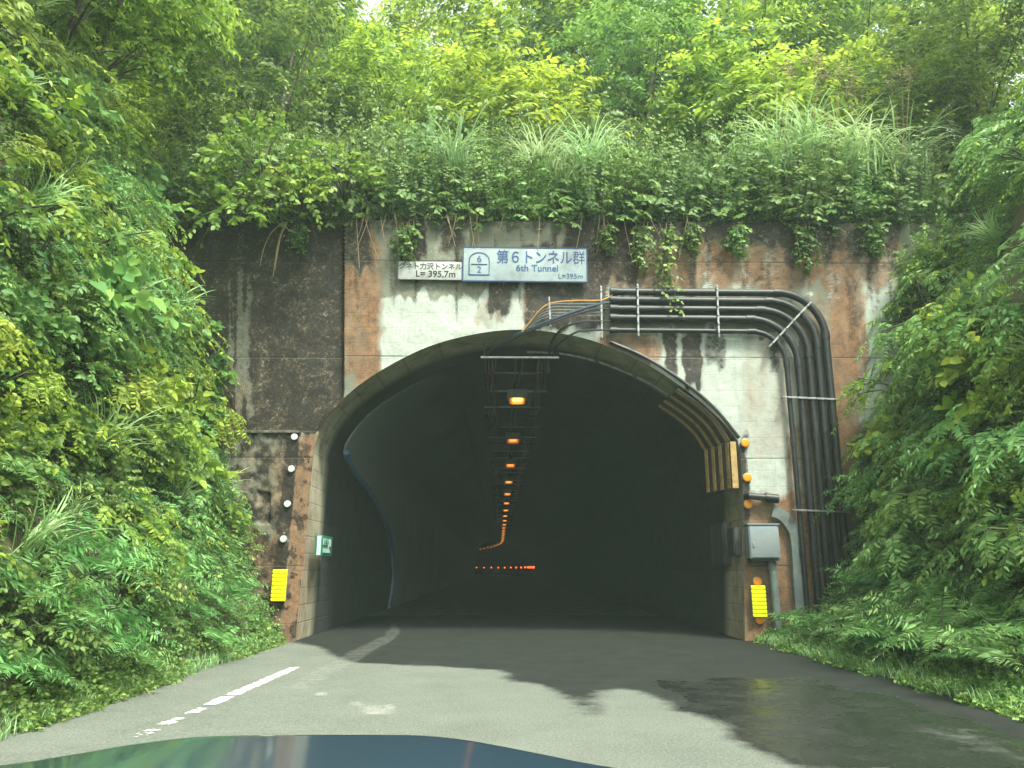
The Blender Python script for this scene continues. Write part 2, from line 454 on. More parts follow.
# ---- ground sheet, one piece to the horizon
m, nt, out = new_mat('earth'); t = NT(nt); b = t.n('ShaderNodeBsdfPrincipled')
oc = t.coords()
c = t.ramp(t.noise(.9, 8, .7, oc), [(.25, (.045, .04, .022)), (.5, (.085, .08, .035)), (.75, (.15, .135, .065))])
t.l(c, b.inputs['Base Color']); b.inputs['Roughness'].default_value = .95
t.l(t.bump(t.noise(5, 8, .7, oc), .6, .08), b.inputs['Normal']); t.l(b.outputs[0], out.inputs[0]); M['earth'] = m
g = 700.
o = mesh_np('ground', [(-g, -g, -.16), (g, -g, -.16), (g, g, -.16), (-g, g, -.16)], [[[0, 1, 2, 3]]], M['earth']); tag(o, 'bare earth under the road and the banks', kind='structure')

# ---- the side banks and the hill over the tunnel
LP = np.array([(0, 0), (.22, .12), (.55, .8), (.95, 2.1), (1.4, 3.8), (1.9, 5.6), (2.7, 7.9), (4.2, 10.3), (7, 13.2), (12, 17.5), (20, 24)], float)
RP = np.array([(0, 0), (.5, .14), (1.1, .55), (1.7, 1.6), (2.2, 2.9), (2.7, 4.5), (3.6, 6.8), (5.2, 9.2), (8, 12), (14, 17), (22, 23)], float)
LX, RX = -3.72, 4.45
def bank(side, u, Y, bump=True):
    Y = np.asarray(Y, float)
    """u: length along the cross-section; returns points"""
    Pp = LP if side < 0 else RP
    s = np.concatenate([[0], np.cumsum(np.hypot(*np.diff(Pp, axis=0).T))])
    d = np.interp(u, s, Pp[:, 0]); z = np.interp(u, s, Pp[:, 1])
    k = sstep(.3, 1.5, u) * ((fbm(Y * .35 + 5 * side, u * .35 + 9, 4) - .5) * 1.1) if bump else 0
    back = sstep(10.0, 14.0, Y) * sstep(.2, 2.5, u) * (.55 if side > 0 else .35)
    X = (LX - d - k - back) if side < 0 else (RX + d + k + back)
    return np.stack([X, Y + 0 * X, z + k * .3], -1)
def bank_normal(side, u, Y):
    e = .15; a = bank(side, u + e, Y) - bank(side, u - e, Y); b_ = bank(side, u, Y + e) - bank(side, u, Y - e)
    n = nrm(np.cross(a, b_)); return np.where((n[:, :1] * -side) < 0, -n, n)
def grid_mesh(name, G, mat, smooth=True):
    a, b_, _ = G.shape; idx = np.arange(a * b_).reshape(a, b_)
    f = np.stack([idx[:-1, :-1], idx[1:, :-1], idx[1:, 1:], idx[:-1, 1:]], -1).reshape(-1, 4)
    return mesh_np(name, G.reshape(-1, 3), [f], mat, smooth=smooth)
for side, nm, lb in ((-1, 'left_bank', 'steep earth bank left of the road'), (1, 'right_bank', 'steep earth bank right of the road')):
    U, Y = np.meshgrid(np.concatenate([np.linspace(0, 13, 70), np.linspace(13.6, 30, 20)]), np.linspace(-22, 60, 160), indexing='ij')
    G = bank(side, U.ravel(), Y.ravel()).reshape(*U.shape, 3); G[0, :, 2] = -.14
    tag(grid_mesh(nm, G, M['earth']), lb, kind='structure')
def hill_z(X, Y):
    return 7.55 + np.maximum(0, Y - 18.6) * .66 + (fbm(X * .2 + 3, Y * .2, 4) - .5) * 1.5 * sstep(15.2, 18, Y) + .0012 * X * X
X, Y = np.meshgrid(np.linspace(-40, 40, 100), np.concatenate([np.linspace(15.02, 40, 50), np.linspace(41, 75, 20)]), indexing='ij')
tag(grid_mesh('hill', np.stack([X, Y, hill_z(X, Y)], -1), M['earth']), 'wooded hillside above the tunnel', kind='structure')

# ---- road with dry and wet patches (the damp has its own outline)
m, nt, out = new_mat('asphalt'); t = NT(nt); b = t.n('ShaderNodeBsdfPrincipled'); oc = t.coords()
wet = t.math('ADD', t.attr('wet'), t.math('MULTIPLY', t.math('SUBTRACT', t.noise(4.2, 9, .78, oc), .5), 1.0))
wet = t.maprange(wet, .32, .68); nd = wet
dry = t.ramp(t.noise(1.3, 8, .7, oc), [(.25, (.098, .108, .090)), (.55, (.128, .140, .117)), (.8, (.152, .165, .14))])
fine = t.noise(48, 6, .85, oc)
dry = t.mix(t.maprange(fine, .50, .66), dry, (.22, .235, .20))
dry = t.mix(t.maprange(fine, .47, .34), dry, (.06, .063, .053))
wetc = t.ramp(t.noise(2.2, 8, .7, oc), [(.3, (.012, .0145, .0125)), (.7, (.026, .030, .026))])
wetc = t.mix(t.maprange(fine, .52, .68, 0, .6), wetc, (.050, .055, .048))
c = t.mix(wet, dry, wetc)
c = t.mix(t.math('MULTIPLY', t.attr('pale'), t.maprange(t.noise(6, 6, .75, oc), .35, .6)), c, (.30, .30, .265))
t.l(c, b.inputs['Base Color'])
rgh = t.math('SUBTRACT', .85, t.math('MULTIPLY', t.attr('gloss'), t.math('MULTIPLY', wet, t.maprange(t.noise(2.5, 5, .6, oc), .3, .6, .35, .72))))
t.l(t.math('ADD', .10, t.math('MULTIPLY', t.attr('gloss'), t.math('MULTIPLY', wet, .32))), b.inputs['Specular IOR Level']); t.l(rgh, b.inputs['Roughness']); t.l(t.bump(fine, .45, .004), b.inputs['Normal']); t.l(b.outputs[0], out.inputs[0]); M['asphalt'] = m

def pbox(px, py, x0, x1, y0, y1, sx=6., sy=6.):
    return sstep(x0 - sx, x0 + sx, px) * (1 - sstep(x1 - sx, x1 + sx, px)) * sstep(y0 - sy, y0 + sy, py) * (1 - sstep(y1 - sy, y1 + sy, py))
def inpoly(x, y, poly):
    r = np.zeros(x.shape, bool); n = len(poly)
    for i in range(n):
        x0, y0 = poly[i]; x1, y1 = poly[(i + 1) % n]
        if y0 == y1: continue
        r ^= ((y0 > y) != (y1 > y)) & (x < (x1 - x0) * (y - y0) / (y1 - y0) + x0)
    return r
def gp(pts): return [tuple(gnd(px, py)[:2]) for px, py in pts]
xs = np.arange(-3.85, 4.62, .045); ys = np.arange(.5, 22, .045)
X, Y = np.meshgrid(xs, ys, indexing='ij')
WX = X + (fbm(X * 2.2, Y * 1.6, 5) - .5) * .5; WY = Y + (fbm(X * 1.9 + 40, Y * 1.8, 5) - .5) * .7
wetm = inpoly(WX, WY, gp([(345, 657), (420, 655), (430, 664), (490, 668), (520, 684), (560, 683), (588, 690), (640, 690), (668, 704), (705, 722), (800, 775), (1160, 775), (1130, 740), (790, 640), (760, 610), (300, 610), (300, 640), (330, 650)])).astype(float)
for poly in ([(520, 676), (600, 684), (598, 700), (606, 722), (592, 726), (570, 702)], [(412, 686), (450, 685.5), (440, 688.5), (418, 689)], [(330, 655), (480, 655), (505, 672), (440, 668), (350, 664)],
             [(700, 742), (722, 757), (716, 757), (696, 744)], [(608, 742), (622, 752), (616, 752), (604, 744)]):
    wetm = np.maximum(wetm, inpoly(X + (WX - X) * .25, Y + (WY - Y) * .25, gp(poly)))
wetm = np.maximum(wetm, sstep(13, 16, Y))
wetm *= 1 - .38 * inpoly(WX, WY, gp([(880, 716), (1000, 730), (1060, 765), (960, 758), (890, 735)]))
for _ in range(34):
    q = np.pad(wetm, 1, mode='edge'); wetm = (q[:-2, 1:-1] + q[2:, 1:-1] + q[1:-1, :-2] + q[1:-1, 2:] + q[1:-1, 1:-1]) / 5
glossm = np.clip(inpoly(WX, WY, gp([(660, 682), (800, 678), (900, 700), (1030, 745), (1030, 775), (820, 775), (700, 715)])).astype(float) * .9 + .1, 0, 1)
pale = np.zeros_like(X)
for poly, v in (([(362, 708), (392, 707), (394, 716), (364, 717)], .62), ([(350, 704), (362, 703), (362, 707), (352, 707)], .5), ([(316, 694), (326, 694), (326, 697), (316, 697)], .9),
                ([(888, 722), (1000, 734), (1040, 760), (950, 752)], .0)):
    pale = np.maximum(pale, v * inpoly(X + (WX - X) * .12, Y + (WY - Y) * .12, gp(poly)))
pale = np.maximum(pale, .20 * inpoly(WX * .3 + X * .7, Y, gp([(395, 622), (385, 636), (320, 668), (285, 690), (305, 690), (330, 676), (385, 645), (400, 634)])))
idx = np.arange(X.size).reshape(X.shape)
f = np.stack([idx[:-1, :-1], idx[1:, :-1], idx[1:, 1:], idx[:-1, 1:]], -1).reshape(-1, 4)
Z = .02 * (1 - ((X - .4) / 4.3) ** 2) - .0
V = [np.stack([X, Y, Z], -1).reshape(-1, 3)]; Fs = [f]; base = X.size; W_ = [wetm.ravel()]; G_ = [glossm.ravel()]; P_ = [pale.ravel()]
def strip(ss):
    global base
    row = []
    for s in ss:
        x, y, a = path(s); cx = Vector((x, y, 0)); sd = Vector((math.cos(a), math.sin(a), 0))
        row += [(cx + sd * q + Vector((0, 0, .02 * (1 - ((q - .4) / 4.3) ** 2))))[:] for q in np.linspace(xs[0], xs[-1], 9)]
    n = len(ss); V.append(np.array(row)); i = base + np.arange(n * 9).reshape(n, 9)
    Fs.append(np.stack([i[:-1, :-1], i[:-1, 1:], i[1:, 1:], i[1:, :-1]], -1).reshape(-1, 4)); base += n * 9
    W_.append(np.full(n * 9, .9)); G_.append(np.full(n * 9, .4)); P_.append(np.zeros(n * 9))
strip(np.linspace(ys[-1], 330, 90)); strip(np.linspace(-40, .5, 12))
o = mesh_np('road', np.vstack(V), [np.vstack(Fs)], M['asphalt'], smooth=True, attrs={'wet': np.concatenate(W_), 'gloss': np.concatenate(G_), 'pale': np.concatenate(P_)})
tag(o, 'grey asphalt road, dry in front and damp at the tunnel mouth', kind='structure')

# ---- worn white edge line
m, nt, out = new_mat('road_paint'); t = NT(nt); b = t.n('ShaderNodeBsdfPrincipled'); oc = t.coords()
wear = t.math('ADD', t.attr('wear'), t.math('MULTIPLY', t.math('SUBTRACT', t.noise(14, 8, .8, oc), .5), 2.4))
b.inputs['Base Color'].default_value = (.60, .62, .58, 1); b.inputs['Roughness'].default_value = .8
tp = t.n('ShaderNodeBsdfTransparent'); mx = t.n('ShaderNodeMixShader'); t.l(t.maprange(wear, .48, .56), mx.inputs[0]); t.l(b.outputs[0], mx.inputs[1]); t.l(tp.outputs[0], mx.inputs[2]); t.l(mx.outputs[0], out.inputs[0]); M['paint'] = m
a0, a1 = gnd(112, 750), gnd(296, 668)
L = []; n = 160
for k in range(n):
    tt = k / (n - 1) * 1.05; p = a0.lerp(a1, tt)
    for w in np.linspace(-.085, .085, 5): L.append((p.x + w, p.y, .02 * (1 - ((p.x - .4) / 4.3) ** 2) + .006))
L = np.array(L); i = np.arange(n * 5).reshape(n, 5)
tv = np.repeat(np.arange(n) / (n - 1) * 1.05, 5)
wr = .34 + .35 * (np.abs(np.tile(np.linspace(-1, 1, 5), n)) > .8)
gt = lambda px, py: (gnd(px, py).y - a0.y) / (a1.y - a0.y)
for gpos, gw in ((gt(152, 729), .012), (gt(177, 717.5), .012), (gt(199, 708), .012), (gt(226, 697.5), .006)): wr += 1.1 * np.exp(-((tv - gpos) / gw) ** 2)
wr += sstep(.97, 1.03, tv) * .9 + .12 * (tv < .35) + .5 * (1 - sstep(.02, .15, tv))
o = mesh_np('edge_line_marking', L, [np.stack([i[:-1, :-1], i[:-1, 1:], i[1:, 1:], i[1:, :-1]], -1).reshape(-1, 4)], M['paint'], attrs={'wear': wr})
tag(o, 'worn white edge line painted along the left of the road', kind='structure')

# ================================================================== PORTAL
ZT = 7.95; XL, XR = -7.4, 9.2
apx = [(295, 643), (301, 585), (307, 525), (312, 470), (316, 441), (333, 410), (366, 380), (420, 350), (470, 335), (520, 329.5), (570, 335), (605, 345), (643, 362), (682, 387), (712, 412), (737, 441), (742, 480), (744, 530), (744.5, 590), (745, 645)]
arch = catmull([(at(x, y).x, at(x, y).z) for x, y in apx], 561); arch[0, 1] = arch[-1, 1] = -.12
def masks(px, py):
    n1 = fbm(px / 26, py / 60, 4) - .5; n2 = fbm(px / 11 + 50, py / 11, 4) - .5
    x = px + n1 * 16 + n2 * 7; y = py + (fbm(px / 9, py / 90 + 7, 3) - .5) * 34 + n2 * 8
    B = lambda *a: pbox(x, y, *a)
    mot = fbm(px / 7 + 9, py / 7 + 3, 4); st = fbm(px / 5.5 + 80, py / 70, 4)
    dark = .95 * pbox(px + n2 * 3, y, -400, 344, 0, 431, 1.5, 4)
    dark -= .55 * B(226, 252, 262, 425, 5, 25) * (st > .42)
    dark = np.maximum(dark, (.50 + .9 * (mot - .5)) * pbox(px, py, 100, 300, 432, 660, 3, 3))
    sl_ = .105 * (py - 436)
    dark = np.maximum(dark, .8 * pbox(px + n2 * 4, py, 287 - sl_, 301 - sl_, 432, 590, 2.5, 20))
    for a in ((346, 376, 215, 272, .62), (402, 428, 215, 266, .85), (440, 462, 215, 250, .6), (492, 513, 276, 318, .8), (522, 603, 246, 330, .72), (560, 640, 210, 284, .7), (640, 800, 210, 245, .7), (590, 760, 256, 292, .2), (350, 600, 205, 234, .45), (780, 900, 205, 262, .55),
              (664, 677, 330, 376, .8), (682, 701, 330, 392, .85), (703, 729, 330, 372, .55), (768, 780, 336, 372, .6), (843, 862, 262, 335, .45), (736, 750, 436, 535, .75), (800, 905, 210, 240, .6),
              (448, 470, 280, 300, .3), (752, 812, 420, 470, .12), (796, 812, 380, 640, .3)):
        dark = np.maximum(dark, a[4] * B(*a[:4], 4, 9))
    dark = np.maximum(dark, .58 * (st - .42) * 3 * B(346, 900, 215, 322, 8, 30)); dark = np.maximum(dark, .5 * (mot - .44) * 3 * B(585, 900, 215, 300, 8, 14))
    rust = 0 * px
    for a in ((339, 382, 268, 384, 1.), (366, 384, 236, 340, .75), (497, 506, 280, 330, .6), (478, 498, 300, 332, .45), (519, 531, 276, 322, .75), (588, 905, 240, 290, .72), (596, 664, 330, 354, .75), (610, 700, 352, 380, .3),
              (748, 786, 330, 420, .5), (742, 800, 360, 470, .42), (829, 864, 258, 470, 1.), (738, 815, 494, 650, .8), (783, 802, 430, 530, .75), (740, 770, 455, 490, .35), (232, 286, 528, 602, .75), (240, 296, 440, 520, .5),
              (228, 246, 380, 440, .6), (345, 372, 380, 396, .5), (802, 862, 300, 640, .5), (884, 930, 250, 420, .4), (252, 300, 600, 650, .7)):
        rust = np.maximum(rust, a[4] * B(*a[:4], 5, 8))
    rust = np.maximum(rust, 1. * pbox(px + n2 * 4, py, 300 - .105 * (py - 436) - 0, 320 - .105 * (py - 436), 434, 660, 2.5, 4) * (.75 + .5 * mot))
    jamb = pbox(px, py, 301 - sl_, 325 - sl_, 440, 660, 2, 6); dark = dark * (1 - jamb) + jamb * .55 * (mot > .56)
    rust *= .55 + .9 * np.clip(fbm(px / 14 + 5, py / 40 + 5, 4), 0, 1)
    lt = 0 * px
    for a in ((379, 500, 296, 400, 1.), (496, 600, 284, 350, .85), (395, 470, 222, 296, .35), (648, 742, 330, 445, 1.), (730, 800, 330, 500, .85), (855, 898, 262, 420, .95), (733, 746, 250, 292, .75), (845, 862, 260, 330, .3), (600, 650, 252, 290, .2), (800, 850, 250, 290, .3)):
        lt = np.maximum(lt, a[4] * B(*a[:4], 5, 8))
    lt = np.maximum(lt, .85 * ((mot > .56) & (st > .47)) * pbox(px, py, 590, 905, 236, 300))
    return np.clip(dark, 0, 1), np.clip(rust, 0, 1), np.clip(lt, 0, 1)

m, nt, out = new_mat('stained_concrete'); t = NT(nt); b = t.n('ShaderNodeBsdfPrincipled'); oc = t.coords()
nf = t.noise(13, 8, .75, oc); ng = t.noise(45, 6, .7, oc); nb = t.noise(1.4, 6, .65, oc)
def edge(a, lo=.36, hi=.60): return t.maprange(t.math('ADD', t.attr(a), t.math('MULTIPLY', t.math('SUBTRACT', nf, .5), .85)), lo, hi)
base_c = t.ramp(nb, [(.3, (.125, .13, .095)), (.6, (.20, .205, .155)), (.8, (.27, .275, .215))])
lightc = t.ramp(nf, [(.25, (.24, .27, .225)), (.45, (.37, .41, .355)), (.75, (.47, .51, .455))])
lightc = t.mix(t.maprange(nb, .52, .66, 0, .5), lightc, (.40, .44, .38))
vs_ = t.noise(1., 6, .7, t.coords('Object', (9, 1, .7)))
lightc = t.mix(t.maprange(vs_, .50, .72, 0, .55), lightc, (.26, .275, .23))
lightc = t.mix(t.maprange(vs_, .40, .25, 0, .35), lightc, (.42, .30, .21))
c = t.mix(edge('light'), base_c, lightc)
rustc = t.ramp(t.noise(7, 9, .78, oc), [(.30, (.040, .024, .014)), (.42, (.125, .058, .026)), (.56, (.245, .115, .048)), (.68, (.33, .18, .09)), (.80, (.42, .37, .29))])
c = t.mix(t.math('MULTIPLY', edge('rust', .25, .80), t.maprange(vs_, .3, .62, .97, .62)), c, rustc)
nd2 = t.math('ADD', t.math('MULTIPLY', t.noise(17, 7, .85, oc), .66), t.math('MULTIPLY', t.noise(3.2, 6, .7, oc), .36))
nd2 = t.maprange(nd2, .37, .64)
darkc = t.ramp(nd2, [(.12, (.003, .0026, .002)), (.42, (.009, .0065, .004)), (.60, (.026, .018, .010)), (.74, (.060, .040, .023)), (.86, (.12, .105, .075)), (.97, (.28, .27, .22))])
c = t.mix(t.math('MULTIPLY', edge('dark', .28, .62), .96), c, darkc)
# speckles of lichen and chipped skin
vor = t.n('ShaderNodeTexVoronoi'); vor.inputs['Scale'].default_value = 16; t.l(oc, vor.inputs['Vector'])
c = t.mix(t.math('MULTIPLY', t.maprange(vor.outputs['Distance'], .14, .05), t.maprange(nb, .56, .66)), c, (.40, .41, .34))
# board marks of the formwork
sep = t.n('ShaderNodeSeparateXYZ'); t.l(oc, sep.inputs[0])
fz = t.math('FRACT', t.math('ADD', t.math('DIVIDE', sep.outputs[2], .302), t.math('MULTIPLY', t.noise(.7, 3, .5, oc), .06)))
ln = t.maprange(t.math('ABSOLUTE', t.math('SUBTRACT', fz, .5)), .455, .497)
fz2 = t.math('FRACT', t.math('DIVIDE', t.math('ADD', sep.outputs[2], .65), 1.94)); ln2 = t.maprange(t.math('ABSOLUTE', t.math('SUBTRACT', fz2, .5)), .489, .497)
lnd = t.math('MULTIPLY', ln, t.maprange(t.attr('dark'), .2, .7, 1., .12))
c = t.mix(t.math('MULTIPLY', lnd, t.maprange(ng, .35, .7, .0, .16)), c, (.10, .09, .07))
c = t.mix(t.math('MULTIPLY', ln2, t.maprange(nb, .4, .6, .15, .7)), c, (.05, .045, .035))
t.l(c, b.inputs['Base Color'])
rr = t.maprange(t.attr('dark'), .3, .9, .88, .60); t.l(rr, b.inputs['Roughness']); b.inputs['Specular IOR Level'].default_value = .3
hh = t.math('ADD', t.math('MULTIPLY', ng, .5), t.math('SUBTRACT', nf, t.math('MULTIPLY', t.math('ADD', t.math('MULTIPLY', lnd, .35), ln2), .5)))
t.l(t.bump(hh, .55, .02), b.inputs['Normal']); t.l(b.outputs[0], out.inputs[0]); M['concrete'] = m

n = len(arch); mr = 130
sl = np.concatenate([[0], np.cumsum(np.hypot(*np.diff(arch, axis=0).T))]); sl /= sl[-1]
tot = 2 * (ZT + .12) + (XR - XL); f1 = .26; f2 = .74
i1, i2 = int(f1 * n), int(f2 * n)
outer = np.zeros((n, 2))
outer[:i1 + 1, 0] = XL; outer[:i1 + 1, 1] = np.linspace(-.12, ZT, i1 + 1)
outer[i1:i2 + 1, 0] = np.linspace(XL, XR, i2 - i1 + 1); outer[i1:i2 + 1, 1] = ZT
outer[i2:, 0] = XR; outer[i2:, 1] = np.linspace(ZT, -.12, n - i2)
rt = (np.linspace(0, 1, mr) ** 1.15)[None, :, None]
G = arch[:, None, :] * (1 - rt) + outer[:, None, :] * rt
P3 = np.stack([G[..., 0], np.full(G.shape[:2], YP), G[..., 1]], -1)
px, py = project(P3.reshape(-1, 3)); px = px.reshape(n, mr); py = py.reshape(n, mr)
ringfade = sstep(0, 5, np.arange(mr))[None, :]
setb = pbox(px, py, -2000, 343, -900, 431, 1.0, 1.0)
P3[..., 1] += .13 * setb * ringfade + (fbm(G[..., 0] * 3, G[..., 1] * 3, 4) - .5) * .035 * ringfade
nich = pbox(px, py, 258, 270, 492, 524, .6, .6) + pbox(px, py, 593, 596, 0, 1, 1, 1); P3[..., 1] += .05 * nich
d_, r_, l_ = masks(px, py)
# sides: top and ends so the wall reads as a solid block
ring = P3[:, -1, :].copy(); back = ring.copy(); back[:, 1] = YP + .75
Vw = np.vstack([P3.reshape(-1, 3), back]); idx = np.arange(n * mr).reshape(n, mr)
fa = np.stack([idx[:-1, :-1], idx[:-1, 1:], idx[1:, 1:], idx[1:, :-1]], -1).reshape(-1, 4)
bi = n * mr + np.arange(n); fb = np.stack([idx[:-1, -1], bi[:-1], bi[1:], idx[1:, -1]], -1)
ext = lambda a: np.concatenate([a.ravel(), a[:, -1]])
portal = mesh_np('tunnel_portal', Vw, [fa, fb], M['concrete'], smooth=True, attrs={'dark': ext(d_), 'rust': ext(r_), 'light': ext(l_)})
portal.data.set_sharp_from_angle(angle=R(40))
tag(portal, 'stained concrete tunnel portal wall with a wide arched opening', 'tunnel portal')
# coping under the vegetation, ledge along the lower left block
mb = MB().box(((-2.75 + XR) / 2, YP + .44, ZT + .03), (XR + 2.75, .7, .06), bev=.02)
cp = mb.build('coping', None, portal); cp.data.materials.append(simple('old_concrete', (.13, .125, .10), .9, var=.5, scale=3, dirt=(.03, .03, .02), bump=.4))
p0, p1 = at(222, 432), at(300, 434)
mb = MB().box(((p0.x + p1.x) / 2, YP - .02, p0.z), (p1.x - p0.x, .09, .05), bev=.012); ld = mb.build('ledge', M['concrete'], portal); a_ = ld.data.attributes.new('dark', 'FLOAT', 'POINT'); a_.data.foreach_set('value', [.5] * len(ld.data.vertices))
M['oldconc'] = cp.data.materials[0]

# ---- lining (inside of the vault)
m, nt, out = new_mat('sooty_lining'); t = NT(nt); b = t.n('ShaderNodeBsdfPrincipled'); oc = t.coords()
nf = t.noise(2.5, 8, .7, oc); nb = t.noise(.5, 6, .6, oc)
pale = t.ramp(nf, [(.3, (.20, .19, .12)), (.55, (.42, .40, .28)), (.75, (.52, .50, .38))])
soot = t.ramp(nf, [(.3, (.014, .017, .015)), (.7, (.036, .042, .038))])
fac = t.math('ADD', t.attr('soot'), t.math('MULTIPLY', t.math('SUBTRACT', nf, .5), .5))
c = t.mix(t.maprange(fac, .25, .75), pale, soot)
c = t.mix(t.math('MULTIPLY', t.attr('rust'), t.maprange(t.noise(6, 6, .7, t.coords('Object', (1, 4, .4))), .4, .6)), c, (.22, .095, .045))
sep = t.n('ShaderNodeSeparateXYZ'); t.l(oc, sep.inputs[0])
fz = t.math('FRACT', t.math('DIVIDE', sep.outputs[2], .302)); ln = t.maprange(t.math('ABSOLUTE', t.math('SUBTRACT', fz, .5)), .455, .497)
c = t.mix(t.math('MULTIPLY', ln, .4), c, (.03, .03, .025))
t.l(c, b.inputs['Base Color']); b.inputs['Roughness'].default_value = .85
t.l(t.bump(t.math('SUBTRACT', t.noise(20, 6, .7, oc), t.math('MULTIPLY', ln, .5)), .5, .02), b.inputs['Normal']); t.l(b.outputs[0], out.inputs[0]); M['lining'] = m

prof = arch[::5]; npf = len(prof)
def lining(name, stations, inset, mat, start=None, upto=None):
    Vv = []; so = []; ru = []
    cen = np.array([.38, 2.0])
    nv = np.zeros_like(prof); tn = np.gradient(prof, axis=0); nv = np.stack([tn[:, 1], -tn[:, 0]], 1); nv /= np.linalg.norm(nv, axis=1, keepdims=True)
    pr = (prof + nv * inset)[:upto]; npf = len(pr)
    for j, s in enumerate(stations):
        for k in range(len(pr)):
            ss = s if start is None or j > 6 else start[k] + (s - stations[0]) * 1.0
            if start is not None: ss = start[k] + (stations[-1] - start[k]) * ((s - stations[0]) / (stations[-1] - stations[0]))
            x, y, a = path(ss); q = pr[k, 0]
            Vv.append((x + math.cos(a) * q, y + math.sin(a) * q, pr[k, 1]))
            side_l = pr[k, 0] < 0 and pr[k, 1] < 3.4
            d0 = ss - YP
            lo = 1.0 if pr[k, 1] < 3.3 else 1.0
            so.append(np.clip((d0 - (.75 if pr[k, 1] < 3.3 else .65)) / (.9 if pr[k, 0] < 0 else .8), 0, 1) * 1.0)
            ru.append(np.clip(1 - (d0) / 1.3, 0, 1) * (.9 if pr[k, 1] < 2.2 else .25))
    i = np.arange(len(stations) * npf).reshape(-1, npf)
    f = np.stack([i[:-1, :-1], i[:-1, 1:], i[1:, 1:], i[1:, :-1]], -1).reshape(-1, 4)
    return mesh_np(name, Vv, [f], mat, smooth=True, attrs={'soot': so, 'rust': ru}), pr
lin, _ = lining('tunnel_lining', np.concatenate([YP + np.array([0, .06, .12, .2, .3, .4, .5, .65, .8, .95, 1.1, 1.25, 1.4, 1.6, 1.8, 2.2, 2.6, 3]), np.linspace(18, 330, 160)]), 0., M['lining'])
tag(lin, 'dark sooty concrete vault of the tunnel', 'tunnel vault')
# added lighter shell standing in for the grey windscreen reflection over the left wall
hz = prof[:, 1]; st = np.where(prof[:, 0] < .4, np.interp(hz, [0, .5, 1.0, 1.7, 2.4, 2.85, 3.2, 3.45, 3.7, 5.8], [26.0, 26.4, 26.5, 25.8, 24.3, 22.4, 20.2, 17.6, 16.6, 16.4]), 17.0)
m2, nt, out = new_mat('reflection_shell'); t = NT(nt); b = t.n('ShaderNodeBsdfPrincipled'); oc = t.coords()
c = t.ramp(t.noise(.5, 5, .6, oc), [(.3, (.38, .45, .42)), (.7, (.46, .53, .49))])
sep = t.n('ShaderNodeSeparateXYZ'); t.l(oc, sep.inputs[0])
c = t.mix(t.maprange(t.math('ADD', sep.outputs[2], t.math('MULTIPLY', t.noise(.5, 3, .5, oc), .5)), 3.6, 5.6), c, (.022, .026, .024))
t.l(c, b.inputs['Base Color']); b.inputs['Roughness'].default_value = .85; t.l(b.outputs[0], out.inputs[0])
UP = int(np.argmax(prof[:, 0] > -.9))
inn, prI = lining('reflection_shell', np.concatenate([[0, .05], np.linspace(1, 300, 120)]), .07, m2, start=st, upto=UP)
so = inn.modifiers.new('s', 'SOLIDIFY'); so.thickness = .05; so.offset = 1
tag(inn, 'smooth grey shell on the left tunnel wall standing in for a windscreen reflection', 'reflection stand-in')
# blue tube added to stand in for the edge of that reflection
pts = []
for k in range(UP):
    if prof[k, 0] < 0 and .05 < prof[k, 1] < 3.7: pts.append((prI[k, 0] + .035, st[k] - .03, prI[k, 1]))
o = MB().tube(pts, [.03 if p[2] < 1.6 else .06 for p in pts], 8).build('reflection_tube', simple('blue_reflection_edge', (.10, .24, .50), .5, var=.3)); tag(o, 'blue tube on the left tunnel wall standing in for a reflection edge', 'reflection_tube')

# ================================================================== FIXTURES
M['pipe'] = simple('black_pipe', (.010, .012, .0125), .5, var=.3, scale=5, dirt=(.022, .024, .021), bump=.05)
M['galv'] = simple('galvanised', (.30, .32, .31), .45, metal=.6, var=.25, scale=12, dirt=(.20, .15, .10))
M['greybox'] = simple('grey_box', (.19, .235, .24), .55, var=.15, scale=4, dirt=(.20, .21, .19))
M['duct'] = simple('grey_duct', (.13, .165, .155), .6, var=.25, scale=4, dirt=(.10, .075, .05))
M['cable'] = simple('black_cable', (.018, .018, .018), .5, var=.3)
M['bluecable'] = simple('blue_black_cable', (.03, .055, .075), .45, var=.3)
M['orangecable'] = simple('orange_cable', (.55, .27, .06), .55, var=.2)
M['wire'] = simple('steel_wire', (.22, .25, .24), .5, metal=.4)
M['white'] = simple('white_reflector', (.55, .58, .55), .35, var=.08, dirt=(.5, .5, .45))
M['orange'] = simple('orange_reflector', (.80, .26, .006), .35, var=.08, bump=0, emis=(1., .36, .01), estr=0)
M['yellow'] = simple('yellow_reflector', (.78, .92, .0), .45, var=.04, scale=9, dirt=(.62, .70, .02), bump=0)
M['hazy'] = simple('hazard_yellow', (.36, .235, .08), .6, var=.3, scale=9, dirt=(.10, .07, .03))
M['hazk'] = simple('hazard_black', (.025, .023, .02), .6, var=.3, scale=9, dirt=(.07, .06, .05))
M['signwhite'] = simple('sign_white', (.29, .355, .36), .4, var=.12, scale=3, dirt=(.20, .24, .23), bump=0)
M['signgrey'] = simple('sign_plain', (.36, .38, .35), .45, var=.12, scale=5, dirt=(.20, .20, .17), bump=0)
M['signblue'] = simple('sign_blue', (.012, .062, .19), .45, var=.15, scale=4, bump=0)
M['signblack'] = simple('sign_black', (.015, .015, .015), .5, bump=0)
M['dark_steel'] = simple('dark_steel', (.035, .037, .035), .6, var=.3, dirt=(.07, .05, .035))

def mm(px, Y=YP): return px / F * (Y / math.cos(0.2))            # picture pixels to metres near the portal

